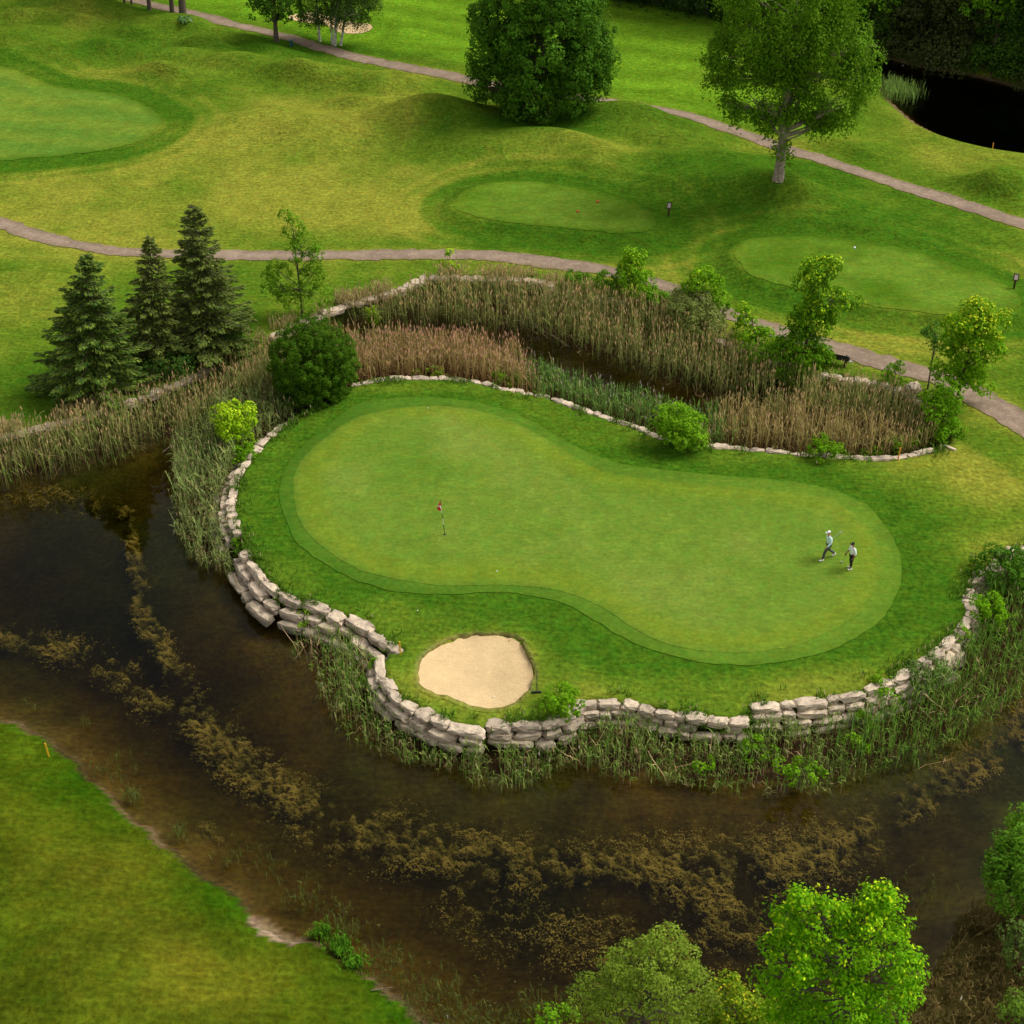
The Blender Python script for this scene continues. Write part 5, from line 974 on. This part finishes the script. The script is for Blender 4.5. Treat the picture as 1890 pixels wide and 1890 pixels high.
# ------------------------------------------------------------------ people
def skin(name, verts, edges, radii, mat, parent, sub=2):
    me = bpy.data.meshes.new(name); me.from_pydata([tuple(v) for v in verts], edges, []); o = link(name, me)
    md = o.modifiers.new('s', 'SKIN'); md.use_smooth_shade = True; md.branch_smoothing = .6
    for i, r in enumerate(radii):
        sv = me.skin_vertices[0].data[i]; sv.radius = (r, r) if not isinstance(r, tuple) else r; sv.use_root = (i == 0)
    s2 = o.modifiers.new('u', 'SUBSURF'); s2.levels = s2.render_levels = sub
    dg = bpy.context.evaluated_depsgraph_get(); nm = bpy.data.meshes.new_from_object(o.evaluated_get(dg)); nm.name = name
    bpy.data.objects.remove(o); nm.materials.clear(); nm.materials.append(mat)
    nm.polygons.foreach_set('use_smooth', np.ones(len(nm.polygons), bool)); return link(name, nm, parent)
def person(label, px, py, face, H_, J, top, legs, cap, skinm, long_sleeve, cuff):
    """J: joints in metres for a 1.75 m figure; x forward, y to the person's left"""
    q = put(px, py)+Vector((0, 0, .05)); t = thing('person', label, 'person', q, face); k = H_/1.75
    J = {a: Vector(b)*k for a, b in J.items()}
    names = ['pelvis', 'waist', 'chest', 'neck', 'chin', 'head', 'crown']; V = [J[n] for n in names]; Rd = [.135*k, .12*k, .145*k, .055*k, .075*k, .088*k, .055*k]; E = [(i, i+1) for i in range(6)]
    V.append(J['head']+Vector((.10, 0, -.02))*k); Rd.append(.014*k); E.append((5, 7))
    def chain(root, pts, rad):
        pr = root
        for p_, r_ in zip(pts, rad): V.append(p_); Rd.append(r_*k); E.append((pr, len(V)-1)); pr = len(V)-1
        return pr
    for s in 'lr':
        chain(0, [J['hip'+s], J['knee'+s], J['ank'+s]], [.095, .06, .042])
        chain(len(V)-1, [J['toe'+s]], [.04])
        w = chain(2, [J['sho'+s], J['elb'+s], J['wri'+s]], [.065, .042, .03])
        d = (J['wri'+s]-J['elb'+s]).normalized(); fw = Vector((1, 0, 0)); sd_ = d.cross(fw).normalized(); fw = sd_.cross(d).normalized()
        palm = J['wri'+s]+d*.07*k; pi = chain(w, [palm], [.034])
        for j, (o_, ln) in enumerate(((-.03, .065), (-.01, .078), (.01, .072), (.03, .055))):
            a = palm+fw*o_*k+d*.03*k; chain(pi, [a, a+d*ln*.55*k+sd_*.01*k, a+d*ln*.9*k+sd_*.03*k], [.0095, .009, .008])
        chain(pi, [palm+fw*.042*k, palm+fw*.065*k+d*.04*k], [.012, .0095])
    skin('body', V, E, Rd, skinm, t, 1)
    # clothes follow the body
    tv = [J['pelvis']-Vector((0, 0, .03))*k, J['waist'], J['chest'], J['neck']-Vector((0, 0, .03))*k]; tr = [(.165*k, .15*k), (.15*k, .14*k), (.175*k, .16*k), .07*k]; te = [(0, 1), (1, 2), (2, 3)]
    for s in 'lr':
        i = len(tv); tv += [J['sho'+s], J['elb'+s]]; tr += [.085*k, .06*k]; te += [(2, i), (i, i+1)]
        if long_sleeve: tv.append(J['wri'+s]); tr.append(.045*k); te.append((i+1, i+2))
        else: tv.append(J['elb'+s]*.6+J['wri'+s]*.4); tr.append(.055*k); te.append((i+1, i+2))
    skin('jacket' if long_sleeve else 'shirt', tv, te, tr, top, t)
    lv = [J['pelvis']-Vector((0, 0, .02))*k]; lr = [.115*k]; le = []
    for s in 'lr':
        i = len(lv); lv += [J['hip'+s], J['knee'+s], J['knee'+s]*(1-cuff)+J['ank'+s]*cuff]; lr += [.098*k, .078*k, .062*k]; le += [(0, i), (i, i+1), (i+1, i+2)]
    skin('trousers', lv, le, lr, legs, t)
    for s in 'lr':
        a = J['ank'+s]-Vector((.04, 0, .02))*k; b_ = J['toe'+s]+Vector((.04, 0, 0))*k
        skin('shoe', [a-(b_-a).normalized()*.03, (a+b_)/2, b_], [(0, 1), (1, 2)], [(.055*k, .05*k), (.055*k, .045*k), (.05*k, .035*k)], M_SHOE, t, 2)
    hp = J['head']+Vector((0, 0, .065))*k
    skin('cap', [hp-Vector((.02, 0, .02))*k, hp+Vector((0, 0, .05))*k], [(0, 1)], [.115*k, .08*k], cap, t)
    bm = bmesh.new(); r1 = [bm.verts.new(hp+Vector((.07*math.cos(a)+.05, .09*math.sin(a), 0))*k) for a in np.linspace(-1.57, 1.57, 9)]; r2 = [bm.verts.new(hp+Vector((.05+.12*math.cos(a), .085*math.sin(a), -.03))*k) for a in np.linspace(-1.57, 1.57, 9)]
    for i in range(8): bm.faces.new((r1[i], r2[i], r2[i+1], r1[i+1]))
    r = bmesh.ops.extrude_face_region(bm, geom=bm.faces[:]); bmesh.ops.translate(bm, verts=[v for v in r['geom'] if isinstance(v, bmesh.types.BMVert)], vec=(0, 0, .012)); bmesh.ops.recalc_face_normals(bm, faces=bm.faces[:]); bm_obj('cap_peak', bm, cap, t)
    skin('hair', [J['head']+Vector((-.05, 0, -.02))*k, J['head']+Vector((-.03, 0, .05))*k], [(0, 1)], [.075*k, .08*k], M_HAIR, t)
    for s in (1, -1):
        bm = bmesh.new(); bmesh.ops.create_icosphere(bm, subdivisions=1, radius=.011*k); o = bm_obj('eye', bm, M_HAIR, t, True); o.location = J['head']+Vector((.083, .032*s, .005))*k
        bm = bmesh.new(); bmesh.ops.create_icosphere(bm, subdivisions=1, radius=.025*k); o = bm_obj('ear', bm, skinm, t, True); o.location = J['head']+Vector((-.005, .088*s, -.01))*k; o.scale = (.8, .4, 1.2)
    box_obj('mouth', J['head']+Vector((.087, 0, -.062))*k, (.012*k, .045*k, .009*k), M_RED, t)
    return t, q, k, J
JW = dict(pelvis=(0, 0, .93), waist=(.01, 0, 1.10), chest=(.04, 0, 1.32), neck=(.07, 0, 1.47), chin=(.10, 0, 1.52), head=(.115, 0, 1.60), crown=(.11, 0, 1.70),
    hipl=(.02, .09, .88), kneel=(.24, .10, .52), ankl=(.30, .10, .10), toel=(.46, .11, .06), hipr=(-.02, -.09, .88), kneer=(-.10, -.10, .50), ankr=(-.46, -.10, .17), toer=(-.34, -.11, .05),
    shol=(.03, .19, 1.40), elbl=(.06, .25, 1.12), wril=(.22, .24, .93), shor=(.03, -.19, 1.40), elbr=(-.14, -.24, 1.16), wrir=(-.06, -.20, .94))
t1, q, k, J = person('golfer in a white cap, pale blue jacket and grey trousers walking with a putter', 1526, 1033, math.pi+.30, 1.80, JW, M_BLUE, M_GREY, M_WHITE, M_SKIN, True, .95)
def club(label, a, b, head_dir):
    t = thing('putter', label, 'golf club', a); d = b-a
    tube_obj('shaft', [([Vector(), d], [.011, .011])], M_STEEL, t); tube_obj('grip', [([d*-.04, d*.25], [.018, .016])], M_WHITE if 'walking' in label else M_BLACK, t)
    box_obj('club_head', d+head_dir*.05, (.13, .05, .05), M_STEEL, t, bevel=.01)
m4 = Matrix.Translation(q) @ Matrix.Rotation(math.pi+.30, 4, 'Z'); h = m4 @ (J['wrir']+Vector((.02, 0, -.06)))
club('putter trailing behind the walking golfer in pale blue', h, h+Vector((.62, .30, .38)), Vector((1, 0, 0)))
JS = dict(pelvis=(0, 0, .90), waist=(0, 0, 1.08), chest=(.02, 0, 1.32), neck=(.03, 0, 1.47), chin=(.06, 0, 1.52), head=(.075, 0, 1.60), crown=(.06, 0, 1.70),
    hipl=(0, .09, .88), kneel=(.06, .10, .50), ankl=(.02, .11, .10), toel=(.18, .13, .05), hipr=(0, -.09, .88), kneer=(0, -.10, .50), ankr=(-.08, -.11, .10), toer=(.08, -.13, .05),
    shol=(.02, .19, 1.40), elbl=(-.03, .26, 1.12), wril=(.06, .25, .88), shor=(.02, -.19, 1.40), elbr=(.05, -.25, 1.12), wrir=(.22, -.20, .95))
t2, q, k, J = person('golfer in a black cap, white shirt and black trousers standing with a putter', 1569, 1051, math.pi+.25, 1.68, JS, M_WHITE, M_BLACK, M_BLACK, M_SKIND, False, .75)
m4 = Matrix.Translation(q) @ Matrix.Rotation(math.pi+.25, 4, 'Z'); h = m4 @ (J['wrir']+Vector((.02, 0, -.08)))
club('putter held low by the standing golfer in white', h, Vector((*at(1555, 1037, q.z+.05), q.z+.05)), Vector((-1, 0, 0)))
print('objects', len(bpy.data.objects), 'polys', sum(len(o.data.polygons) for o in bpy.data.objects if o.type == 'MESH'))
